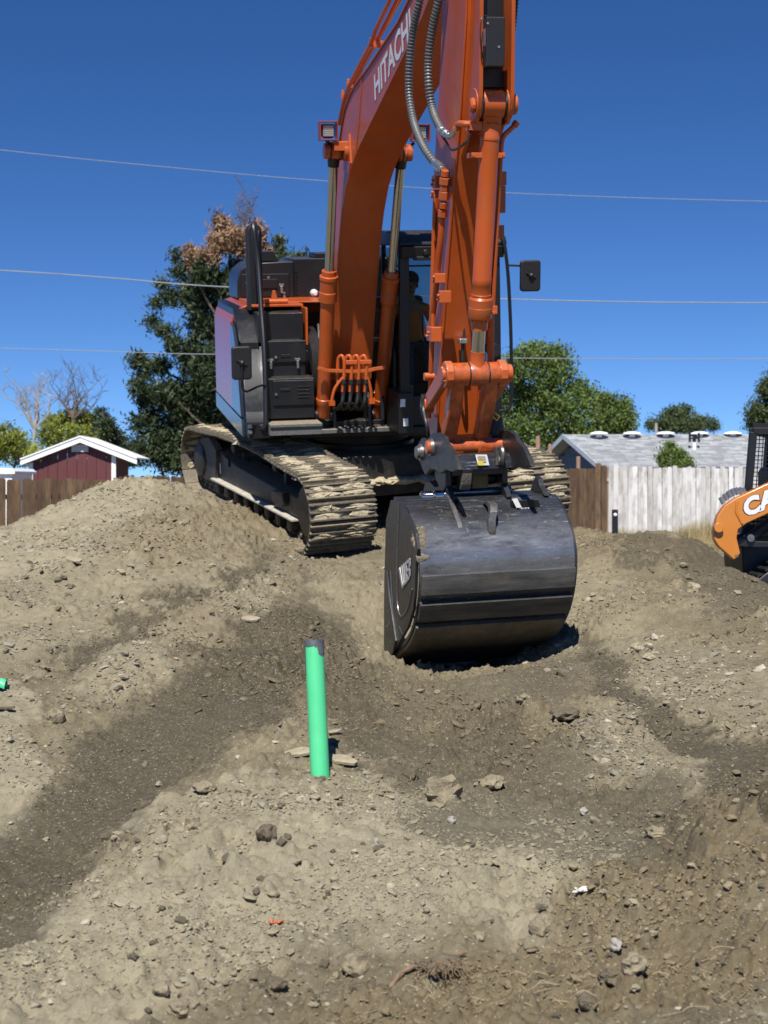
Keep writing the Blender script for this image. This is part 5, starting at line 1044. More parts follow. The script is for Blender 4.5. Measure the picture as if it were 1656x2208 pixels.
skinned('shirt', [(0,0,.03,.145,.125),(0,-.01,.16,.152,.118),(0,.0,.33,.165,.118),(0,.02,.475,.135,.105),(0,.012,.535,.07,.065),(.19,.01,.455,.07),(.25,-.06,.31,.062),(-.19,.01,.455,.07),(-.25,-.06,.31,.062)], [(0,1),(1,2),(2,3),(3,4),(3,5),(5,6),(3,7),(7,8)], M['vis'], OP, PE)
skinned('trousers', [(0,0,.0,.14,.12),(.10,-.02,0,.105),(.13,-.42,.0,.085),(.13,-.50,-.36,.065),(-.10,-.02,0,.105),(-.13,-.42,.0,.085),(-.13,-.50,-.36,.065)], [(0,1),(1,2),(2,3),(0,4),(4,5),(5,6)], M['jeans'], OP, PE)
m_ = MB(); m_.lathe((0, -.005, .745), (0, .0, .865), [(0, .100), (.35, .102), (.7, .085), (.92, .05), (1, .012)], 22); m_.add([(-.075, -.085, .765), (.075, -.085, .765), (.055, -.18, .75), (-.055, -.18, .75), (-.075, -.085, .775), (.075, -.085, .775), (.055, -.18, .757), (-.055, -.18, .757)], [(0,1,2,3),(4,5,6,7),(0,1,5,4),(1,2,6,5),(2,3,7,6),(3,0,4,7)]); m_.build('cap', M['hat'], PE, OP)
m_ = MB(); m_.prism([(-.112, .70), (-.128, .672), (-.108, .664), (-.095, .70)], -.012, .012); m_.blob((.088, 0, .70), .022, 1, 1, .1, (.4, 1, 1.3)); m_.blob((-.088, 0, .70), .022, 1, 1, .1, (.4, 1, 1.3)); m_.build('nose_and_ears', M['skin'], PE, OP)
m_ = MB()
for s_ in (-1, 1): m_.blob((s_*.032, -.098, .715), .011, 1, 1, 0); m_.box(s_*.032-.018, s_*.032+.018, -.106, -.10, .732, .738)
m_.box(-.022, .022, -.104, -.098, .638, .643); m_.build('face_features', M['hair'], PE, OP)
m_ = MB(); m_.lathe((0, .012, .66), (0, .008, .77), [(0, .06), (.3, .092), (1, .098)], 18); m_.build('hair', M['hair'], PE, OP)

# ================================================================= FOREGROUND THINGS
def rock(px, py, rx, ry, label, cat, mat, sub=3, flat=.75, rough=.3, group=None, name=None, sink=.25, seed=None):
    g = on_ground(px, py+ry*.55); s = g.y/FPX; r = rx*s; seed = seed if seed is not None else px*.37+py*.11
    m_ = MB(); m_.blob((0, 0, r*flat*(1-sink)*.6), r, seed, sub, rough, (1, random.uniform(.75, .95), max(.3, ry/rx*1.05)*flat/.75), random.random()*3)
    if sub >= 3:
        for k, v in enumerate(m_.v): n_ = mnoise.noise(v*(9/r*.35)+Vector((seed, 0, 0))); v += (v-Vector((0, 0, r*.3))).normalized()*n_*r*.16
    o = m_.build(name or 'dirt_clod', mat, None, Matrix.Translation(g), smooth=28); tag(o, label=label, cat=cat, group=group); return o
M['clod'] = pm('brown_clod', (.25, .207, .132), .95, 0, .35, 12, bump=.9, bscale=45)
M['cloddark'] = pm('dark_clod', (.13, .104, .066), .95, 0, .35, 14, bump=.9, bscale=45)
M['tanrock'] = pm('tan_stone', (.31, .265, .175), .9, 0, .25, 14, bump=.5, bscale=60)
M['greyrock'] = pm('pale_stone', (.30, .28, .235), .85, 0, .2, 20, bump=.4, bscale=60)
for a in [(951,1706,46,36,'largest brown clod, flat topped, standing alone in the middle of the slope','clod',M['clod']),
          (575,1797,21,19,'round dark clod casting a small black shadow below the green pipe','clod',M['cloddark']),
          (413,1776,20,20,'lumpy brown clod left of the round dark clod','clod',M['clod']),
          (1165,2004,27,22,'angular brown stone with sharp corners on the pale gravel','stone',M['clod']),
          (1035,2023,15,11,'small brown clod left of the angular stone','clod',M['clod']),
          (393,2172,32,20,'largest clod at the bottom edge left of centre','clod',M['clod']),
          (349,2150,18,15,'clod touching the largest clod at the bottom edge on its left','clod',M['clod']),
          (768,2080,34,21,'wide flat clod just left of the tree root','clod',M['clod']),
          (595,2125,23,13,'low brown clod on the pale soil left of the wide flat clod','clod',M['cloddark']),
          (120,1547,21,17,'brown clod sitting on the left end of the dark slope','clod',M['clod']),
          (1058,1690,26,14,'undercut clod with shadow right of the largest clod','clod',M['clod']),
          (886,1670,14,16,'upright dark clod just above the largest clod','clod',M['cloddark']),
          (1216,1545,34,12,'long crumbling dark clod below the bucket','clod',M['cloddark']),
          (1128,1508,17,10,'rounded clod above left of the long crumbling clod','clod',M['clod']),
          (1495,1272,19,12,'pale tan flat stone on the right heap','stone',M['tanrock']),
          (1376,1400,15,12,'pale tan chip, upper of two beside each other right of the bucket','stone',M['tanrock']),
          (1398,1419,15,7,'pale tan chip, lower of two beside each other right of the bucket','stone',M['tanrock']),
          (974,1772,10,9,'small white grey stone at the foot of the largest clod','stone',M['greyrock']),
          (1259,1751,10,7,'light oval pebble in the dark hollow at right','stone',M['greyrock']),
          (1328,2070,14,13,'whitish stone half buried in the brown soil at lower right','stone',M['greyrock']),
          (1367,2087,29,22,'big tan clod right of the whitish half buried stone','clod',M['clod']),
          (1322,2110,29,16,'dark rough clod below the whitish half buried stone','clod',M['cloddark']),
          (1415,1797,26,12,'ragged clod on the crest of the brown ridge at right','clod',M['clod']),
          (1265,2165,24,14,'dark crumbly clod near the bottom edge right of centre','clod',M['cloddark']),
          (60,1352,16,9,'dark flat clod on the left heap','clod',M['clod']),
          (440,1702,23,12,'tan clod on the upper rim of the pale foreground','clod',M['clod']),
          (810,1817,7,6,'tiny white pebble on the pale slope','stone',M['greyrock'])]:
    rock(a[0], a[1], a[2], a[3], a[4], a[5], a[6], name='dirt_clod' if a[5] == 'clod' else 'stone')
rr = random.Random(21)
protos = []
for k in range(6):
    m_ = MB(); m_.blob((0, 0, .25), 1, 11+k*3.3, 2, .42, (1, .8, .62)); protos.append(m_.mesh('dirt_clod', [M['clod'], M['clod'], M['tanrock'], M['clod'], M['clod'], M['tanrock']][k], 28))
zones = [(0, 1656, 1250, 2200, 70), (250, 900, 1680, 2200, 60), (1150, 1656, 1780, 2200, 65), (0, 500, 1150, 1450, 40), (1250, 1656, 1180, 1600, 35)]
for x0, x1, y0, y1, n in zones:
    for k in range(n):
        px, py = rr.uniform(x0, x1), rr.uniform(y0, y1)
        if 820 < px < 1260 and py < 1480: continue
        if 640 < px < 740 and 1370 < py < 1690: continue
        if 380 < px < 820 and py < 1230: continue
        g = on_ground(px, py); kk = rr.randrange(6); s = rr.choice([6, 6, 7, 8, 10, 13])*g.y/FPX*(1 if py > 1600 else .8)
        o = bpy.data.objects.new('dirt_clod', protos[kk]); place(o, None, Matrix.Translation(g) @ Matrix.Rotation(rr.random()*6, 4, 'Z') @ Matrix.Diagonal((s, s*rr.uniform(.7, 1), s*rr.uniform(.7, 1.1), 1)))
        tag(o, 'small loose clod or stone like many others lying about the dug mound', 'clod', 'small clods lying about the mound')
# flat slabs
def slab(px, py, w_, h_, label, ang=0):
    g = on_ground(px, py); s = g.y/FPX; m_ = MB(); rs = random.Random(int(px)); n = 9
    m_.prism([(math.cos(2*PI*k/n)*w_*s*rs.uniform(.75, 1.05), math.sin(2*PI*k/n)*w_*s*.55*rs.uniform(.7, 1.1)) for k in range(n)], -.004, .014, 2)
    o = m_.build('stone_slab', M['tanrock'], None, Matrix.Translation(g+Vector((0, 0, .012))) @ Matrix.Rotation(rad(ang), 4, 'Y') @ Matrix.Rotation(rad(18), 4, 'X'), bevel=.004); tag(o, label=label, cat='slab'); return o
slab(645, 1632, 34, 14, 'flat tan slab lying at the left foot of the green pipe', -8)
slab(738, 1648, 34, 14, 'flat tan slab lying at the right foot of the green pipe', 10)
slab(540, 1342, 24, 9, 'thin slab on the ridge above the dark slope', 0)
slab(160, 1213, 22, 8, 'thin slab high on the left heap', 5)
# green sewer pipe
g0 = W(691, 1690, 6.83); top = W(677, 1384, 6.95); d = (top-g0).normalized(); base = g0-d*.25; R0 = .0445
u = d.orthogonal().normalized(); v_ = d.cross(u); n = 40; vs = []; fs = []
L0 = (top-base).length
for r_, t in ((R0, 0), (R0, L0), (R0*.9, L0), (R0*.9, 0)): vs += [base+d*t+(u*math.cos(2*PI*k/n)+v_*math.sin(2*PI*k/n))*r_ for k in range(n)]
for j in range(3): fs += [(j*n+k, j*n+(k+1) % n, (j+1)*n+(k+1) % n, (j+1)*n+k) for k in range(n)]
m_ = MB(); m_.add(vs, fs); GP = m_.build('sewer_pipe', M['green'], None, I4, smooth=40)
tag(GP, 'tall bright green plastic pipe standing upright with a torn dark top', 'pipe')
m_ = MB(); vs = []; fs = []; rs = random.Random(4)
left = Vector((-1, -.35, 0)).normalized()
for k in range(n):
    dirn = (u*math.cos(2*PI*k/n)+v_*math.sin(2*PI*k/n)); front = dirn.dot(Vector((-.25, -1, 0)).normalized()); lf = dirn.dot(Vector((-1, .1, 0)))
    ln = .062+rs.uniform(-.008, .008)
    if dirn.dot(Vector((-.35, -.93, 0))) > .72: ln = .026+rs.uniform(-.006, .008)
    if lf > .85: ln = .155+rs.uniform(-.01, .01)
    up_ = .004+rs.uniform(-.004, .012)
    for r_, t in ((R0*1.045, L0-ln), (R0*1.05, L0+up_), (R0*.93, L0+up_*.8)): vs.append(base+d*t+dirn*r_)
for k in range(n):
    a = 3*k; b = 3*((k+1) % n); fs += [(a, b, b+1, a+1), (a+1, b+1, b+2, a+2)]
m_.add(vs, fs); m_.build('torn_coupling', M['tape'], GP, I4, smooth=50)
# crumbs of soil heaped round its foot
for k in range(26):
    an = rr.random()*2*PI; rd = rr.uniform(.045, .085); x, y = g0.x+math.cos(an)*rd, g0.y+math.sin(an)*rd; s_ = rr.uniform(.008, .02)
    o = bpy.data.objects.new('dirt_clod', protos[rr.randrange(6)]); place(o, None, Matrix.Translation((x, y, gz(x, y))) @ Matrix.Rotation(rr.random()*6, 4, 'Z') @ Matrix.Diagonal((s_, s_, s_, 1)))
    tag(o, 'crumb of soil heaped round the foot of the tall green pipe', 'clod', 'soil crumbs at the foot of the green pipe')
# broken green piece at left
g = on_ground(12, 1490); m_ = MB(); s = g.y/FPX; n = 24; pth = [(0, 0), (.6, .3), (1, .9)]
vs = []; fs = []
for i, t in enumerate(np.linspace(0, 1, 8)):
    c = Vector((-.10+.11*t, -.0, .03+.03*math.sin(t*2))); a0 = -.2-.8*t
    for r_ in (.048, .043): vs += [c+Vector((math.sin(a0)*math.sin(q)*r_*.3, math.cos(q)*r_, math.sin(q)*r_)) for q in np.linspace(-.3, PI+.3, n)]
for i in range(7):
    for k in range(n-1):
        a = i*2*n+k; b = a+2*n; fs += [(a, a+1, b+1, b), (a+n, b+n, b+n+1, a+n+1)]
for i in (0, 7): fs += [(i*2*n+k, i*2*n+n+k, i*2*n+n+k+1, i*2*n+k+1) for k in range(n-1)]
m_.add(vs, fs); o = m_.build('pipe_fragment', M['green'], None, Matrix.Translation(g+Vector((-.02, 0, -.012))) @ Matrix.Rotation(.35, 4, 'Y') @ Matrix.Scale(.75, 4)); tag(o, 'short broken piece of green pipe poking from the soil at the left edge', 'pipe')
# plaster scrap, red scrap, stick
g = on_ground(1262, 1930); m_ = MB()
for k in range(9): m_.blob((rr.uniform(-.045, .045), rr.uniform(-.02, .02), .006+rr.uniform(0, .008)), rr.uniform(.007, .017), k*3, 2, .35, (1.5, .7, .5), rr.random()*3)
o = m_.build('plaster_scrap', pm('chalky_scrap', (.55, .54, .50), .8), None, Matrix.Translation(g)); tag(o, 'crumpled white scrap lying at the edge of the pale gravel', 'scrap', kind=None)
g = on_ground(595, 1995); m_ = MB()
for k in range(5): m_.blob((rr.uniform(-.02, .02), 0, .006+rr.uniform(0, .008)), rr.uniform(.006, .011), k*5, 2, .4, (1.6, .8, .6), rr.random()*3)
o = m_.build('brick_chip', pm('orange_red_chip', (.42, .13, .06), .8, 0, .5, 60), None, Matrix.Translation(g)); tag(o, 'small orange red chip on the pale gravel', 'scrap')
g = on_ground(14, 1534); m_ = MB(); m_.bar((-.12, 0, .01), (.04, .02, .015), .03, .012); o = m_.build('wood_scrap', M['cloddark'], None, Matrix.Translation(g), bevel=.003); tag(o, 'dark splinter of wood at the left edge below the green fragment', 'scrap')
# torn root
def gp(px, py, up=.0): q = on_ground(px, py); return q+Vector((0, 0, up))
pts = [gp(838, 2132, .0), gp(862, 2116, .008), gp(888, 2100, .014), gp(925, 2094, .018), gp(965, 2086, .016), gp(1003, 2066, .014)]
m_ = MB(); P_ = cr(pts, 8); m_.tube([p+Vector((mnoise.noise(p*30)*.006, 0, mnoise.noise(p*27)*.006)) for p in P_], lambda t: .0085*(1-.35*abs(t-.45))*(1+.15*math.sin(t*40)), 9)
RT = m_.build('tree_root', pm('root_bark', (.20, .135, .08), .85, 0, .35, 25, bump=.6), None, I4); tag(RT, 'torn tree root with a fibrous clump lying at the bottom centre', 'root')
m_ = MB(); c = gp(945, 2104, .02)
for k in range(9): m_.blob(c+Vector((rr.uniform(-.06, .06), rr.uniform(-.02, .04), rr.uniform(0, .02))), rr.uniform(.018, .035), k*2.3, 2, .4, (1.2, .8, .7))
m_.build('root_clump', M['cloddark'], RT, I4, kind='stuff')
m_ = MB()
for k in range(70):
    a = c+Vector((rr.uniform(-.08, .09), rr.uniform(-.04, .03), rr.uniform(.0, .03))); b = a+Vector((rr.uniform(-.06, .06), rr.uniform(-.05, .01), rr.uniform(-.03, .025))); e = b+Vector((rr.uniform(-.04, .04), rr.uniform(-.04, .01), -.02)); m_.tube(cr([a, b, e], 3), .0011, 3, cap=False)
m_.build('rootlets', pm('rootlet', (.20, .14, .08), .9), RT, I4, kind='stuff')
m_ = MB()
for k in range(120):
    px, py = rr.choice([(rr.uniform(700, 1300), rr.uniform(2110, 2205)), (rr.uniform(1000, 1650), rr.uniform(2080, 2205)), (rr.uniform(20, 1640), rr.uniform(1500, 2200))]); a = gp(px, py, .012); an = rr.random()*PI; ln = rr.uniform(.02, .06)
    b = a+Vector((math.cos(an)*ln, math.sin(an)*ln, rr.uniform(-.004, .012))); e = b+Vector((math.cos(an+.8)*ln*.6, math.sin(an+.8)*ln*.6, -.01)); m_.tube(cr([a, b, e], 3), .0012, 3, cap=False)
o = m_.build('fine_roots', pm('fine_root', (.30, .24, .15), .9), None, I4, kind='stuff'); tag(o, 'fine torn rootlets scattered over the soil', 'roots')

# ================================================================= LOADER AT THE RIGHT EDGE
DL = 14.0
LB = W(1700, 1300, DL+.8); LT = Matrix.Translation((LB.x, LB.y, .3)); LI = LT.inverted()
def lw(px, py, D=DL): return LI @ W(px, py, D)
LD = empty('track_loader', LT, label='orange compact track loader with white lettering on its arm at the right edge', cat='loader')
arm_px = [(1597,1194),(1583,1208),(1572,1198),(1550,1179),(1540,1163),(1541,1137),(1547,1112),(1563,1090),(1585,1075),(1656,1042),(1790,985),(1960,960),(2050,1000),(2050,1075),(1960,1040),(1800,1058),(1656,1108),(1610,1129),(1592,1142),(1589,1160)]
for D, nm in ((DL, 'lift_arm'), (DL+1.35, 'lift_arm')):
    m_ = MB(); P_ = [LI @ W(*p, DL) for p in arm_px]; P_ = [p+Vector(((D-DL)*.42, D-DL, 0)) for p in P_]; m_.plate(P_, .11, (0, 1, 0)); A_ = m_.build(nm, M['caseorange'], LD, LT, bevel=.012, smooth=30)
    if D == DL: ARM = A_
m_ = MB(); m_.cyl(lw(1572, 1170)+Vector((0, .05, 0)), lw(1572, 1170)+Vector((.55, 1.4, 0)), .07, n=20); m_.build('cross_tube', M['caseorange'], LD, LT)
m_ = MB(); m_.tube([lw(1588, 1082)+Vector((0, -.004, 0)), lw(1587, 1104)+Vector((0, -.004, 0)), lw(1600, 1129)+Vector((0, -.004, 0))], .012, 6); m_.build('weld_seam', M['caseorange'], ARM, LT)
m_ = MB(); c = lw(1548, 1138); m_.cyl(c+Vector((-.0, -.05, 0)), c+Vector((0, .05, 0)), .045, n=20); m_.build('pin_boss', M['caseorange'], ARM, LT, bevel=.006)
q = [lw(1606, 1117)+Vector((0, -.006, 0)), lw(1722, 1071)+Vector((0, -.006, 0)), lw(1600, 1077)+Vector((0, -.006, 0)), lw(1716, 1031)+Vector((0, -.006, 0))]
e_ = Vector((0, .003, 0)); cx = sum(q, Vector())/4
text_on('letter_outline', 'CASE', *[p+e_+(p-cx)*.035 for p in q], M['black'], ARM, LT, off=.09)
text_on('lettering', 'CASE', *q, M['white'], ARM, LT, off=.055)
# bolts / teeth row behind the arm's shoulder
for k in range(7):
    t = k/6; m_ = MB(); c = lw(1560+48*t, 1086-20*t-8*math.sin(t*PI), DL+.12); m_.cyl(c, c+Vector((-.03, 0, .06)), .022, n=8); m_.build('stud', M['zinc'], LD, LT)
# cab with mesh screen
m_ = MB()
cx0, cx1 = 1617, 1790
a = lw(cx0+6, 930, DL+.35); b = lw(cx1, 930, DL+.35); zb_ = lw(1610, 1150, DL+.35).z
m_.bar(lw(1606, 1150, DL+.35), lw(1624, 932, DL+.35), .07, .07, (0, 1, 0)); m_.bar(a, b, .07, .07); m_.bar(b, Vector((b.x, b.y, zb_)), .07, .07, (0, 1, 0)); m_.bar(lw(1606, 1150, DL+.35), Vector((b.x, b.y, zb_)), .07, .07)
a2 = a+Vector((.42, 1.0, 0)); b2 = b+Vector((.42, 1.0, 0)); m_.bar(a2, b2, .07, .07); m_.bar(lw(1606, 1150, DL+.35)+Vector((.42, 1, 0)), a2, .07, .07, (0, 1, 0)); m_.bar(b2, Vector((b2.x, b2.y, zb_)), .07, .07, (0, 1, 0)); m_.bar(a, a2, .07, .07); m_.bar(b, b2, .07, .07)
CF = m_.build('cab_frame', M['black'], LD, LT, bevel=.008)
m_ = MB(); m_.add([a+Vector((0, -.02, .03)), b+Vector((0, -.02, .03)), b2+Vector((0, .02, .03)), a2+Vector((0, .02, .03)), a+Vector((0, -.02, .08)), b+Vector((0, -.02, .08)), b2+Vector((0, .02, .08)), a2+Vector((0, .02, .08))], [(0,1,2,3),(4,5,6,7),(0,1,5,4),(1,2,6,5),(2,3,7,6),(3,0,4,7)]); m_.build('cab_roof', M['black'], CF, LT)
m_ = MB()
for k in range(22):
    t = k/21; p = lw(1606, 1150, DL+.35).lerp(Vector((b.x, b.y, zb_)), t); q2 = a.lerp(b, t); m_.bar(p, q2, .008, .008, (0, 1, 0))
for k in range(26):
    t = k/25; p = lw(1606, 1150, DL+.35).lerp(a, t); q2 = Vector((b.x, b.y, zb_)).lerp(b, t); m_.bar(p, q2, .008, .008)
m_.build('mesh_screen', M['black'], CF, LT, smooth=0, kind='stuff')
m_ = MB(); m_.plate([lw(1640, 1145, DL+1.2), lw(1800, 1145, DL+1.2), lw(1800, 935, DL+1.2), lw(1650, 935, DL+1.2)], .01, (0, 1, 0)); m_.build('cab_window', M['glass'], CF, LT)
m_ = MB(); m_.box(a.x+.25, b.x-.2, a.y+.2, a.y+.85, zb_, zb_+.65); m_.build('seat', M['blackpl'], CF, LT, bevel=.06)
# body, hydraulics, track
m_ = MB(); p = lw(1603, 1245, DL+.45); m_.prism([(p.x, .35), (p.x-.02, .75), (p.x+.1, 1.05), (p.x+2.2, 1.05), (p.x+2.3, .35)], p.y, p.y+.8, 1); m_.build('chassis', M['black'], LD, LT, bevel=.02)
m_ = MB(); m_.prism([(lw(*q_).x, lw(*q_).z) for q_ in ((1592,1176),(1597,1166),(1616,1160),(1622,1150),(1632,1150),(1638,1168),(1680,1170),(1680,1182),(1640,1182),(1600,1180))], lw(1600, 1160).y+.14, lw(1600, 1160).y+.24, 1); m_.build('cylinder_bracket', M['dark'], LD, LT, bevel=.008)
m_ = MB(); c = lw(1625, 1161); m_.cyl(c+Vector((0, .10, 0)), c+Vector((0, .28, 0)), .035, n=16); m_.build('bracket_pin', M['steel'], LD, LT)
m_ = MB(); m_.cyl(lw(1628, 1160)+Vector((0, .19, 0)), lw(1760, 1060)+Vector((0, .19, 0)), .055, n=20); m_.build('lift_cylinder', M['blackpl'], LD, LT)
m_ = MB(); m_.tube(cr([lw(1612, 1120)+Vector((0, .25, 0)), lw(1600, 1140)+Vector((0, .25, 0)), lw(1604, 1158)+Vector((0, .25, 0)), lw(1640, 1135)+Vector((0, .25, 0))], 6), .014, 7); m_.build('hydraulic_hose', M['rubber'], LD, LT)
tx = lw(1603, 1255, DL).x; ty = lw(1603, 1255, DL).y
def tprof(g): return [(tx+.05-g, .30), (tx+.12, .05-g), (tx+.3, -.02-g), (tx+1.9, -.02-g), (tx+2.15+g, .15), (tx+2.15+g, .35), (tx+1.9, .50+g), (tx+.9, .62+g), (tx+.35, .52+g)]
m_ = MB(); m_.prism([(x, z+.02) for x, z in tprof(.0)], ty, ty+.32, 1); TB_ = m_.build('rubber_track', M['rubber'], LD, LT, bevel=.02)
pf = tprof(.0); 
for i in range(len(pf)):
    a_, b_ = Vector((pf[i][0], 0, pf[i][1]+.02)), Vector((pf[(i+1) % len(pf)][0], 0, pf[(i+1) % len(pf)][1]+.02)); L9 = (b_-a_).length; nn = Vector((-(b_-a_).z, 0, (b_-a_).x)).normalized(); nn = nn if nn.dot(a_-Vector((tx+1.1, 0, .3))) > 0 else -nn
    for k in range(int(L9/.09)):
        c = a_.lerp(b_, (k+.5)/int(L9/.09))+nn*.012; m_ = MB(); dx_ = (b_-a_).normalized(); hx = dx_*.025; m_.add([c-hx+Vector((0, ty-.01, 0)), c+hx+Vector((0, ty-.01, 0)), c+hx+Vector((0, ty+.33, 0)), c-hx+Vector((0, ty+.33, 0)), c-hx*.7+nn*.025+Vector((0, ty-.01, 0)), c+hx*.7+nn*.025+Vector((0, ty-.01, 0)), c+hx*.7+nn*.025+Vector((0, ty+.33, 0)), c-hx*.7+nn*.025+Vector((0, ty+.33, 0))], [(0,1,2,3),(4,5,6,7),(0,1,5,4),(1,2,6,5),(2,3,7,6),(3,0,4,7)]); m_.build('tread_lug', M['rubber'], TB_, LT, smooth=0)
for xx in (.35, .75, 1.15, 1.55, 1.9):
    m_ = MB(); m_.lathe((tx+xx, ty-.012, .18), (tx+xx, ty+.05, .18), [(0, .05), (.2, .12), (1, .13)], 18); m_.build('road_wheel', M['frame'], TB_, LT)

# ================================================================= FENCES, SHED, HOUSE
def dog_ear(w_, h, t=.018): return MB().prism([(-w_/2, 0), (w_/2, 0), (w_/2, h-.03), (w_/2-.028, h), (-w_/2+.028, h), (-w_/2, h-.03)], -t/2, t/2, 1)
def fence(name, A, B, h, mat, label, zg=-.12, wd=.138, gap=.007, cap_mat=None, rails=True, seed=1):
    A = Vector(A); B = Vector(B); d = (B-A); Ln = d.length; an = math.atan2(d.y, d.x); T = Matrix.Translation((A.x, A.y, zg)) @ Matrix.Rotation(an, 4, 'Z'); r = random.Random(seed)
    F_ = empty(name, T, label=label, cat='fence'); me_ = dog_ear(wd, h).mesh('fence_board', mat, 0); n = int(Ln/(wd+gap))
    for k in range(n):
        o = bpy.data.objects.new('fence_board', me_); s_ = 1+r.uniform(-.012, .012)+(.02 if r.random() < .06 else 0)
        place(o, F_, T @ Matrix.Translation(((k+.5)*(wd+gap), r.uniform(-.006, .006), -.02)) @ Matrix.Rotation(r.gauss(0, .006), 4, 'Y') @ Matrix.Rotation(r.gauss(0, .02), 4, 'Z') @ Matrix.Diagonal((1, 1, s_, 1)))
    for z in (.35, h-.35): m_ = MB(); m_.box(0, Ln, .02, .06, z-.045, z+.045); m_.build('rail', mat, F_, T)
    for k in range(int(Ln/2.4)+2):
        x = min(k*2.4, Ln); m_ = MB(); m_.box(x-.045, x+.045, .062, .15, 0, h-.05); m_.build('fence_post', M['postwood'], F_, T)
    return F_
def gx(px, D): return ((px-828)/FPX*D, D, 0)
fence('wooden_fence', gx(-90, 27), gx(258, 28.5), 1.80, M['brownwood'], 'weathered brown board fence at far left below the maroon shed', seed=2)
fence('wooden_fence', gx(258, 31), gx(690, 36), 1.87, M['brownwood'], 'weathered brown fence running behind the excavator, right of the left fence', seed=3)
fence('wooden_fence', gx(1180, 41), gx(1313, 39), 2.12, M['brownwood'], 'short dark brown fence section between excavator track and white fence', seed=4)
fence('white_fence', gx(1311, 38.9), gx(1900, 41.5), 2.14, M['whitewood'], 'long fence of flaking white painted boards before the grey roofed house', seed=5)
# wide corner boards
for k, px in enumerate((1290, 1302)):
    m_ = dog_ear(.16, 2.22 if k == 0 else 2.16); o = m_.build('corner_board', M['brownwood'], None, Matrix.Translation(Vector(gx(px, 38.6))+Vector((0, 0, -.12))), smooth=0)
    tag(o, ('taller' if k == 0 else 'shorter')+' of two wide brown boards at the fence corner beside the white fence', 'board')
c = Vector(gx(1326, 36)); m_ = MB(); m_.box(-.07, .07, -.05, .05, 0, 1.06); BL_ = m_.build('bollard_light', M['black'], None, Matrix.Translation(c+Vector((0, 0, -.12))), bevel=.01); tag(BL_, 'short dark post with a white lamp before the left end of the white fence', 'bollard')
m_ = MB(); m_.blob((0, -.06, .93), .045, 1, 2, .05); m_.build('lamp_globe', M['whitepaint'], BL_, Matrix.Translation(c+Vector((0, 0, -.12))))
for px, yt, wpx, D, lb in ((1160, 940, 10, 42.5, 'tallest reddish wooden post behind the right track'), (1186, 958, 9, 42.5, 'reddish post just left of the blue gable'), (1103, 948, 9, 42.5, 'pale post close to the coupler'), (1122, 955, 8, 43, 'short post between two taller posts behind the track'), (1247, 984, 9, 42, 'short reddish post before the blue gable wall')):
    p = W(px, yt, D); m_ = MB(); w2 = wpx/FPX*D/2; m_.lathe((0, 0, 0), (0, 0, p.z+.12), [(0, w2*1.05), (.97, w2), (1, w2*.85)], 10); o = m_.build('wooden_post', M['postwood'], None, Matrix.Translation((p.x, p.y, -.12))); tag(o, lb, 'post')
# dry grass at the foot of the white fence
def blades(name, n, region, hmin, hmax, mat, label, seed):
    r = np.random.default_rng(seed); px = r.uniform(*region[0], n); D = r.uniform(*region[1], n); x = (px-828)/FPX*D; k = .35+.65*np.clip(.5+vn(x*1.1, D*1.1, 2)*2.2, 0, 1)
    hgt = r.uniform(hmin, hmax, n)*k; an = r.random(n)*2*PI; ln = r.normal(0, .25, n)*hgt; w2 = .012
    b = np.stack([x, D, np.full(n, -.13)], -1); dx = np.stack([np.cos(an), np.sin(an), np.zeros(n)], -1); tip = b+np.stack([np.cos(an+1)*ln, np.sin(an+1)*ln, hgt], -1)
    v = np.stack([b-dx*w2, b+dx*w2, tip], 1).reshape(-1, 3); f = np.arange(3*n).reshape(-1, 3); o = bpy.data.objects.new(name, np_mesh(name, v, f, mat)); place(o, None, I4); tag(o, label, 'grass', kind='stuff')
blades('dry_grass', 26000, ((1330, 1900), (36.8, 38.8)), .35, .95, M['straw'], 'tall dry straw coloured grass along the foot of the white fence', 3)
# maroon shed
DS = 45; TS = Matrix.Translation(((156-828)/FPX*DS, DS, -.12)); SI = TS.inverted()
def sp(px, py, D=DS): return SI @ W(px, py, D)
SH = empty('garden_shed', TS, label='maroon shed with white trim and a louvred gable vent behind the left fence', cat='shed')
xl, xr = sp(62, 0).x, sp(250, 0).x; ap = sp(176, 943); el = sp(48, 992); er = sp(298, 990); zr = lambda x: ap.z-(abs(x-ap.x))*(ap.z-el.z)/(ap.x-el.x) if x < ap.x else ap.z-(x-ap.x)*(ap.z-er.z)/(er.x-ap.x)
nb = 9
for k in range(nb):
    a = xl+(xr-xl)*k/nb; b = xl+(xr-xl)*(k+1)/nb-.012; pts = [(a, 0), (b, 0), (b, zr(b)-.06)] + ([(ap.x, ap.z-.06)] if a < ap.x < b else []) + [(a, zr(a)-.06)]
    m_ = MB(); m_.prism(pts, 0, .03, 1); m_.build('siding_board', M['maroon'], SH, TS, smooth=0)
m_ = MB(); m_.box(xl, xr, .03, 2.2, 0, min(zr(xl), zr(xr))-.05); m_.build('wall', M['maroon'], SH, TS)
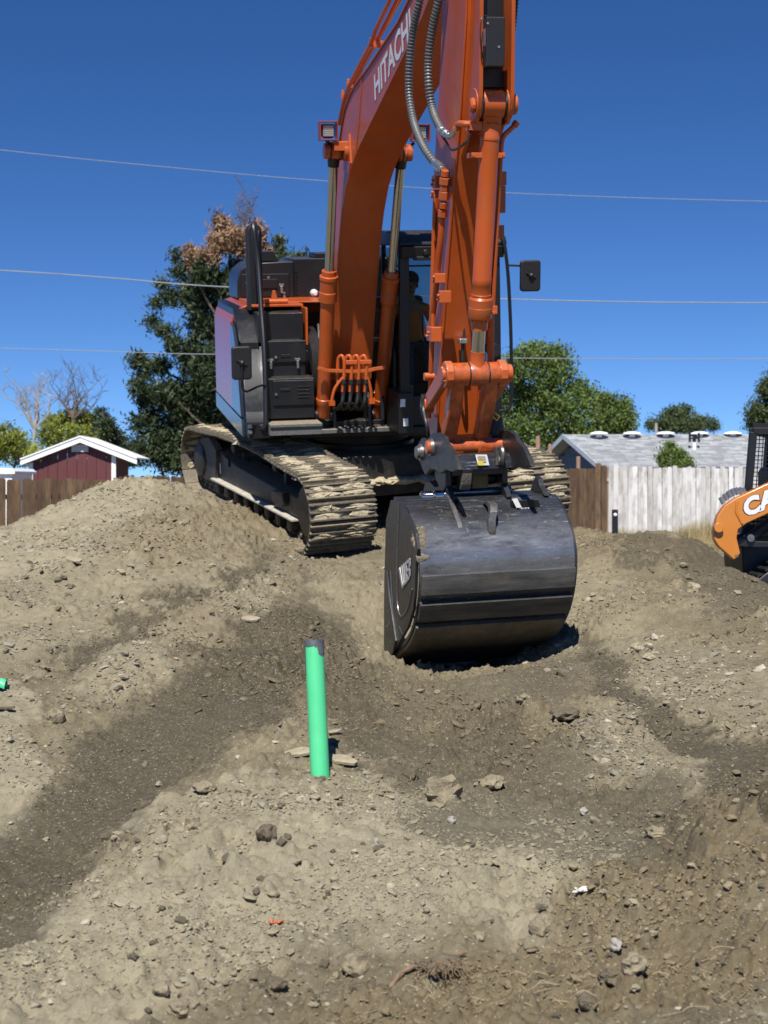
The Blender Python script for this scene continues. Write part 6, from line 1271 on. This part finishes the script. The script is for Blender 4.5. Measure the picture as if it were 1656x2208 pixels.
for a, b in ((el, ap), (ap, er)):
    m_ = MB(); m_.add([(a.x, -.25, a.z-.16), (b.x, -.25, b.z-.16), (b.x, -.25, b.z), (a.x, -.25, a.z), (a.x, -.21, a.z-.16), (b.x, -.21, b.z-.16), (b.x, -.21, b.z), (a.x, -.21, a.z)], [(0,1,2,3),(7,6,5,4),(0,4,5,1),(1,5,6,2),(2,6,7,3),(3,7,4,0)]); m_.build('fascia_board', M['whitepaint'], SH, TS)
    m_ = MB(); m_.add([(a.x, -.28, a.z+.003), (b.x, -.28, b.z+.003), (b.x, 2.3, b.z+.003), (a.x, 2.3, a.z+.003), (a.x, -.28, a.z+.045), (b.x, -.28, b.z+.045), (b.x, 2.3, b.z+.045), (a.x, 2.3, a.z+.045)], [(0,3,2,1),(4,5,6,7),(0,1,5,4),(1,2,6,5),(2,3,7,6),(3,0,4,7)]); m_.build('roof', M['whitepaint'], SH, TS)
for x in (xl, xr-.13): m_ = MB(); m_.box(x, x+.13, -.03, -.002, 0, zr(x+.06)-.17); m_.build('corner_trim', M['whitepaint'], SH, TS)
a = sp(152, 957); b = sp(194, 976); m_ = MB(); m_.box(a.x, b.x, -.03, -.002, b.z, a.z); V_ = m_.build('gable_vent', M['black'], SH, TS)
for k in range(5): z = b.z+.03+(a.z-b.z-.06)*k/4.6; m_ = MB(); m_.box(a.x+.04, b.x-.04, -.05, -.032, z, z+.028); m_.build('louvre', M['whitepaint'], V_, TS)
# low white roof at the far left
p = W(0, 1012, 40); T_ = Matrix.Translation((p.x-.6, p.y, -.12)); m_ = MB(); m_.prism([(-1.2, 1.95), (1.0, 1.95), (1.0, 2.02), (.9, 2.1), (-1.2, 2.18)], 0, 2.5, 1); o = m_.build('white_roof', M['whitepaint'], None, T_); 
m_ = MB(); m_.box(-1.1, .9, .1, 2.4, 0, 1.95); m_.build('wall', M['whitepaint'], o, T_); tag(o, 'low white roof just showing over the fence at the far left', 'shed')
# house
TH = Matrix.Translation((6.61, 44.5, -.12)) @ Matrix.Rotation(rad(-3), 4, 'Z'); HO = empty('house', TH, label='low blue grey house with a pale grey shingle roof and white roof vents', cat='house')
hz = 2.17; rz_ = 3.25; LnH = 11; gy = 3.0; gxo = -.92     # gable runs back and to the left
def roofpt(x, t, side=1): # t 0 eave ..1 ridge
    return Vector((x+gxo*t, gy*t, hz+(rz_-hz)*t)) if side == 1 else Vector((x+gxo*(2-t), gy*(2-t), hz+(rz_-hz)*t))
m_ = MB(); rs = random.Random(8); rows = 22
for k in range(rows):
    t0, t1 = k/rows, (k+1)/rows+.006; x = -.1-rs.random()*.3
    while x < LnH:
        w_ = .33; a, b = max(x, -.05), min(x+w_-.008, LnH)
        if b > a:
            p = [roofpt(a, t0), roofpt(b, t0), roofpt(b, t1), roofpt(a, t1)]; up = Vector((0, -.2, .9)); hgt = .014+rs.uniform(0, .008)
            m_.add([p[0]+up*hgt, p[1]+up*hgt, p[2]+up*.004, p[3]+up*.004, p[0], p[1]], [(0,1,2,3),(4,5,1,0)])
        x += w_
m_.build('roof_shingles', M['shingle'], HO, TH, smooth=0, kind='stuff')
m_ = MB(); A_, B_, C_, D_ = roofpt(-.06, 0), roofpt(LnH, 0), roofpt(LnH, 1), roofpt(-.06, 1); E_, F2 = roofpt(-.06, 0, 2), roofpt(LnH, 0, 2); dn = Vector((0, 0, -.12))
m_.add([A_, B_, C_, D_, E_, F2]+[q+dn for q in (A_, B_, C_, D_, E_, F2)], [(0,1,2,3),(3,2,5,4),(6,9,8,7),(9,10,11,8),(0,6,7,1),(4,5,11,10),(0,3,9,6),(3,4,10,9),(1,7,8,2),(2,8,11,5)]); m_.build('roof', M['shingle'], HO, TH, smooth=0)
m_ = MB(); m_.bar(A_+Vector((-.02, -.03, -.06)), B_+Vector((0, -.03, -.06)), .03, .13); m_.build('gutter', pm('grey_gutter', (.10, .115, .13), .5), HO, TH)
for p, q_ in ((A_, D_), (D_, E_)): m_ = MB(); m_.bar(p+Vector((-.03, 0, -.05)), q_+Vector((-.03, 0, -.05)), .03, .15); m_.build('rake_board', pm('pale_blue_trim', (.42, .47, .52), .5), HO, TH)
m_ = MB(); m_.box(.35, LnH-.3, .25, .3, 0, hz-.1); m_.build('front_wall', M['bluesiding'], HO, TH)
nb = 14
for k in range(nb):
    z0 = .0+k*.235; z1 = z0+.235
    def span(z): t = max(0, min(1, (z-hz+.12)/(rz_-hz))); return t
    t = span(z1)
    if t >= 1: break
    p0 = Vector((.3+gxo*t, gy*t+.25*(1-t), 0)); p1 = Vector((.3+gxo*(2-t), gy*(2-t)-.1, 0)); off = Vector((-.012, 0, 0))
    m_ = MB(); m_.add([p0+Vector((0, 0, z0))+off*2, p1+Vector((0, 0, z0))+off*2, p1+Vector((0, 0, z1)), p0+Vector((0, 0, z1)), p0+Vector((.1, 0, z0)), p1+Vector((.1, 0, z0)), p1+Vector((.1, 0, z1)), p0+Vector((.1, 0, z1))], [(0,1,2,3),(7,6,5,4),(0,4,5,1),(1,5,6,2),(2,6,7,3),(3,7,4,0)]); m_.build('siding_board', M['bluesiding'], HO, TH, smooth=0)
for px in (1290, 1361, 1433, 1506, 1577):
    Dq = 47.4; x = W(px, 937, Dq); loc = TH.inverted() @ x; m_ = MB(); m_.lathe((loc.x, loc.y-.25, rz_-.10), (loc.x, loc.y-.25, rz_+.09), [(0, .10), (.55, .10), (.56, .30), (.8, .27), (1, .12)], 20); m_.build('roof_vent', M['whitepaint'], HO, TH)
x = TH.inverted() @ W(1497, 962, 45.9); m_ = MB(); m_.cyl((x.x, x.y, x.z-.15), (x.x, x.y, x.z+.12), .06, n=14); VP = m_.build('flue_pipe', M['whitepaint'], HO, TH)
m_ = MB(); m_.cyl((x.x, x.y, x.z+.12), (x.x, x.y, x.z+.28), .05, n=12); m_.box(x.x-.16, x.x+.16, x.y-.03, x.y+.03, x.z+.22, x.z+.27)
for s_ in (-1, 1): m_.box(x.x+s_*.14-.03, x.x+s_*.14+.03, x.y-.035, x.y+.035, x.z+.12, x.z+.42)
m_.build('flue_cap', M['black'], VP, TH)
x = TH.inverted() @ W(1415, 940, 47.8); m_ = MB(); m_.cyl((x.x, x.y, rz_-.1), (x.x, x.y, rz_+.38), .05, n=10); m_.build('vent_stack', M['barkgrey'], HO, TH)

# ================================================================= TREES
def leaves(lobes, D, n, size, seed, depth=.8, elong=1., up=0., clump=.16, hollow=.25):
    r = np.random.default_rng(seed); L = np.array([(l[0], l[1], l[2], l[3] if len(l) > 3 else l[2]) for l in lobes], float); A = L[:, 2]*L[:, 3]; pr = A/A.sum()
    nc = n//16; li = r.choice(len(L), nc, p=pr); v = r.normal(size=(nc, 3)); v /= np.linalg.norm(v, axis=1)[:, None]; rad_ = (hollow+(1-hollow)*r.random(nc)**.6)
    m2 = FPX/D; Dl = D+np.resize(np.random.default_rng(seed+5).uniform(-1, 1, len(L))*depth*1.2, len(L))[li]
    cx = (L[li, 0]-828)/FPX*Dl; cz = EYE+(HY-L[li, 1])/FPX*Dl; rx = L[li, 2]/m2; rz = L[li, 3]/m2
    C_ = np.stack([cx+v[:, 0]*rad_*rx, Dl+v[:, 1]*rad_*rx*depth, cz+v[:, 2]*rad_*rz], -1)
    k = 16; P_ = np.repeat(C_, k, 0)+r.normal(size=(nc*k, 3))*clump*np.array([1, 1, .8])*np.repeat(.5+r.random(nc), k)[:, None]
    N_ = len(P_); d = r.normal(size=(N_, 3))+np.repeat(v, k, 0)*.6; d[:, 2] += up; d /= np.linalg.norm(d, axis=1)[:, None]; e = np.cross(d, r.normal(size=(N_, 3))); e /= np.linalg.norm(e, axis=1)[:, None]
    s = size*r.uniform(.6, 1.3, N_)[:, None]; a = d*s*elong; b = e*s*.5
    V_ = np.stack([P_-a*.5, P_+b*.5, P_+a*.5, P_-b*.5], 1).reshape(-1, 3); return V_, np.arange(4*N_).reshape(-1, 4), C_
def tree(name, label, cat, D, trunk, lobes, n, size, mat, bark, seed, group=None, limb=14, extra=None, **k):
    V_, F_, C_ = leaves(lobes, D, n, size, seed, **k); b = W(trunk[0], 1100, D); b.z = -.12; t = W(trunk[1], trunk[2], D); r = random.Random(seed); m_ = MB(); H_ = (t.z-b.z)
    pth = cr([b, b.lerp(t, .35)+Vector((r.uniform(-.1, .1), 0, 0)), b.lerp(t, .7)+Vector((r.uniform(-.15, .15), 0, 0)), t], 5); R_ = max(.07, H_*.022); m_.tube(pth, lambda q: R_*(1-.85*q), 9)
    T_ = Matrix.Translation(b); rt = empty(name, T_, label=label, cat=cat, group=group); TI = T_.inverted(); mm = MB(); mm.v = [TI @ v for v in m_.v]; mm.f = m_.f; mm.build('trunk', bark, rt, T_)
    me_ = np_mesh('crown', V_-np.array(b)[None], F_, mat); o = bpy.data.objects.new('crown', me_); place(o, rt, T_)
    for i in range(limb):
        c = Vector(C_[r.randrange(len(C_))]); q = min(max((c.z-b.z)/H_*.75, .12), .95); s0 = pth[int(q*(len(pth)-1))]; l_ = MB(); mid = s0.lerp(c, .5)+Vector((0, 0, -.12)); l_.tube([TI @ p for p in cr([s0, mid, c], 4)], lambda q_: max(.012, R_*.35*(1-.8*q_)), 5); l_.build('limb', bark, rt, T_)
    if extra:
        for nm, lb, mt, nn in extra: V2, F2_, _ = leaves(lb, D, nn, size, seed+9, **k); o2 = bpy.data.objects.new(nm, np_mesh(nm, V2-np.array(b)[None], F2_, mt)); place(o2, rt, T_); tag(o2, label='dead rust brown needles at the top')
    return rt
pine_l = [(500,690,50,50),(470,800,80,70),(420,870,80,60),(400,960,90,60),(500,980,90,50),(380,549,9,17),(392,583,20,24),(351,617,14,11),(372,640,24,18),(338,657,14,12),(330,693,17,13),(356,716,24,16),(382,745,24,18),(296,777,14,20),(312,800,24,28),(347,790,22,22),(300,832,20,20),(325,860,30,26),(359,845,30,30),(317,912,42,34),(296,975,34,34),(359,972,44,50),(423,908,48,60),(465,866,50,60),(486,940,48,60),(423,770,34,44),(444,690,44,44),(452,620,40,44),(416,640,34,34),(440,585,26,34),(490,620,34,44),(500,700,40,60),(520,600,30,40),(604,532,10,22),(612,556,20,14),(634,562,16,10),(655,553,9,12),(575,560,24,28),(560,600,40,40),(560,760,50,90),(600,700,40,60),(430,1000,70,34),(560,930,60,70),(640,960,50,40)]
dead_l = [(475,478,8,20),(484,502,20,26),(470,528,20,22),(505,520,24,28),(530,530,22,26),(556,505,10,24),(565,540,14,20),(410,545,8,20),(424,570,14,18),(450,555,20,22)]
tree('pine_tree', 'tall dark green pine with a dead rust brown top behind the excavator', 'tree', 52, (500, 500, 470), pine_l, 88000, .12, M['pine'], M['bark'], 4, limb=40, extra=[('dead_top', dead_l, M['deadpine'], 9500)], depth=.7, elong=1.9, up=.6, clump=.12)
def bare(name, label, D, base_px, tips, bark, seed, cat='tree', r0=.07, zb=-.12, base_z=None):
    b = W(base_px[0], base_px[1], D); b0 = Vector((b.x, b.y, zb if base_z is None else base_z)); T_ = Matrix.Translation(b0); TI = T_.inverted(); r = random.Random(seed); rt = empty(name, T_, label=label, cat=cat)
    m_ = MB(); m_.tube([TI @ b0, TI @ b0.lerp(b, .5), TI @ b], lambda t: r0*(1-.3*t), 8); m_.build('trunk', bark, rt, T_)
    for tp in tips:
        t = W(*tp, D)+Vector((0, r.uniform(-.6, .6), 0)); mid = b.lerp(t, .5)+Vector((r.uniform(-.2, .2), 0, r.uniform(-.1, .2))); p = cr([b, mid, t], 6); m_ = MB(); m_.tube([TI @ q for q in p], lambda q: r0*.62*(1-.85*q), 5); br_ = m_.build('branch', bark, rt, T_)
        tw = MB()
        for k in range(9):
            s0 = p[r.randrange(3, len(p))]; e = s0+Vector((r.uniform(-.5, .5), r.uniform(-.3, .3), r.uniform(.1, .7)))*(.9); mid2 = s0.lerp(e, .5)+Vector((r.uniform(-.1, .1), 0, 0)); tw.tube([TI @ q for q in cr([s0, mid2, e], 3)], lambda q: .012*(1-.6*q), 3, cap=False)
            for j in range(2): e2 = mid2+Vector((r.uniform(-.3, .3), 0, r.uniform(.05, .4))); tw.tube([TI @ mid2, TI @ e2], .006, 3, cap=False)
        tw.build('twigs', bark, br_, T_, kind='stuff')
    return rt
bare('bare_tree', 'leafless pale barked tree at the far left above the yellow green bushes', 48, (74, 925), [(62,850),(18,808),(38,845),(82,830),(98,812),(5,850),(110,860)], M['barkgrey'], 2)
bare('bare_tree', 'leafless tree with thin upright twigs behind the maroon shed', 50, (158, 905), [(112,828),(140,818),(160,808),(178,830),(205,820),(215,850),(120,860),(190,868)], M['bark'], 3)
bare('bare_snag', 'thin bare dead treetop rising above the brown top of the pine', 54, (528, 520), [(527,402),(512,440),(545,445),(505,470),(552,425),(520,425)], M['bark'], 5, r0=.05, base_z=0.)
tree('leafy_bush', 'yellow green bush at the far left edge behind the fence', 'bush', 46, (30, 40, 960), [(20,945,38,32),(50,975,36,30),(-20,970,40,40),(85,985,25,25)], 9000, .10, M['leafy'], M['bark'], 7, limb=4, clump=.10)
tree('leafy_tree', 'bright yellow green young tree directly behind the maroon shed', 'tree', 50, (145, 145, 930), [(120,912,30,22),(150,900,30,16),(180,905,26,22),(105,940,24,24),(160,945,50,34),(195,930,14,24)], 10000, .10, M['leafy'], M['bark'], 8, limb=5, clump=.10)
tree('conifer_tree', 'small dark conifer between the shed roof and the tall pine', 'tree', 50, (225, 222, 885), [(218,895,14,18),(226,925,24,26),(245,955,26,30),(215,965,26,30),(262,985,28,28)], 10000, .10, M['pine'], M['bark'], 9, limb=4, clump=.10)
tree('leafy_tree', 'largest green leafy tree right of the cab, tallest of the trees at right', 'tree', 62, (1150, 1165, 800), [(1150,760,26,28),(1120,790,40,40),(1183,775,34,34),(1212,762,16,22),(1210,800,32,30),(1245,838,22,24),(1262,850,20,26),(1170,850,66,60),(1100,870,46,70),(1230,890,50,50),(1290,880,30,34),(1150,940,80,50),(1250,950,60,40),(1060,930,40,60)], 34000, .15, M['leaf'], M['bark'], 12, limb=16, clump=.17)
tree('leafy_tree', 'lower yellowish green tree at the right side of the largest tree', 'tree', 60, (1318, 1318, 900), [(1310,868,20,16),(1346,875,14,22),(1330,900,34,32),(1352,905,12,22),(1300,920,30,30),(1320,945,50,24)], 11000, .13, M['leafy'] if False else M['leaf'], M['bark'], 13, limb=6, clump=.14)
tree('leafy_tree', 'distant rounded dull green tree over the grey roof', 'tree', 75, (1465, 1465, 900), [(1447,894,20,16),(1473,892,24,18),(1440,915,30,20),(1404,915,10,12),(1480,918,34,18),(1515,912,26,14),(1540,918,10,12)], 10000, .13, M['leafd'], M['bark'], 14, limb=6, clump=.14)
tree('leafy_tree', 'dark green tree cut by the right edge behind the roof', 'tree', 60, (1650, 1655, 850), [(1632,890,24,26),(1650,848,16,20),(1668,830,26,30),(1640,915,30,20),(1680,900,40,40)], 12000, .12, M['leafd'], M['bark'], 15, limb=6, clump=.13)
tree('leafy_bush', 'green bush standing before the grey shingle roof', 'bush', 42, (1447, 1447, 985), [(1444,964,10,12),(1438,985,20,16),(1462,985,18,18),(1485,996,10,8),(1450,1000,30,10)], 6000, .075, M['leaf'], M['bark'], 16, limb=3, clump=.07)

# ================================================================= OVERHEAD WIRES
def wire(pts, D, r, mat, label):
    P_ = cr([W(x, y, D+dx) for x, y, dx in pts], 8); o = MB().tube(P_, r, 6).build('power_line', mat, None, I4); tag(o, label, 'cable'); return o
wire([(-700,235,0),(0,323,0),(400,364,0),(700,390,0),(1100,416,0),(1656,434,0),(2300,440,0)], 30, .0065, M['wire'], 'highest overhead wire crossing the sky behind the boom')
wire([(-700,545,0),(0,583,0),(245,600,0),(490,619,0),(1090,645,0),(1656,653,0),(2300,645,0)], 28, .0115, M['wire'], 'middle and thickest overhead cable crossing behind the cab mirror')
wire([(-700,735,0),(0,751,0),(300,760,0),(465,764,0),(1090,772,0),(1656,774,0),(2300,765,0)], 32, .0085, M['wire'], 'lowest overhead wire passing just above the right trees')
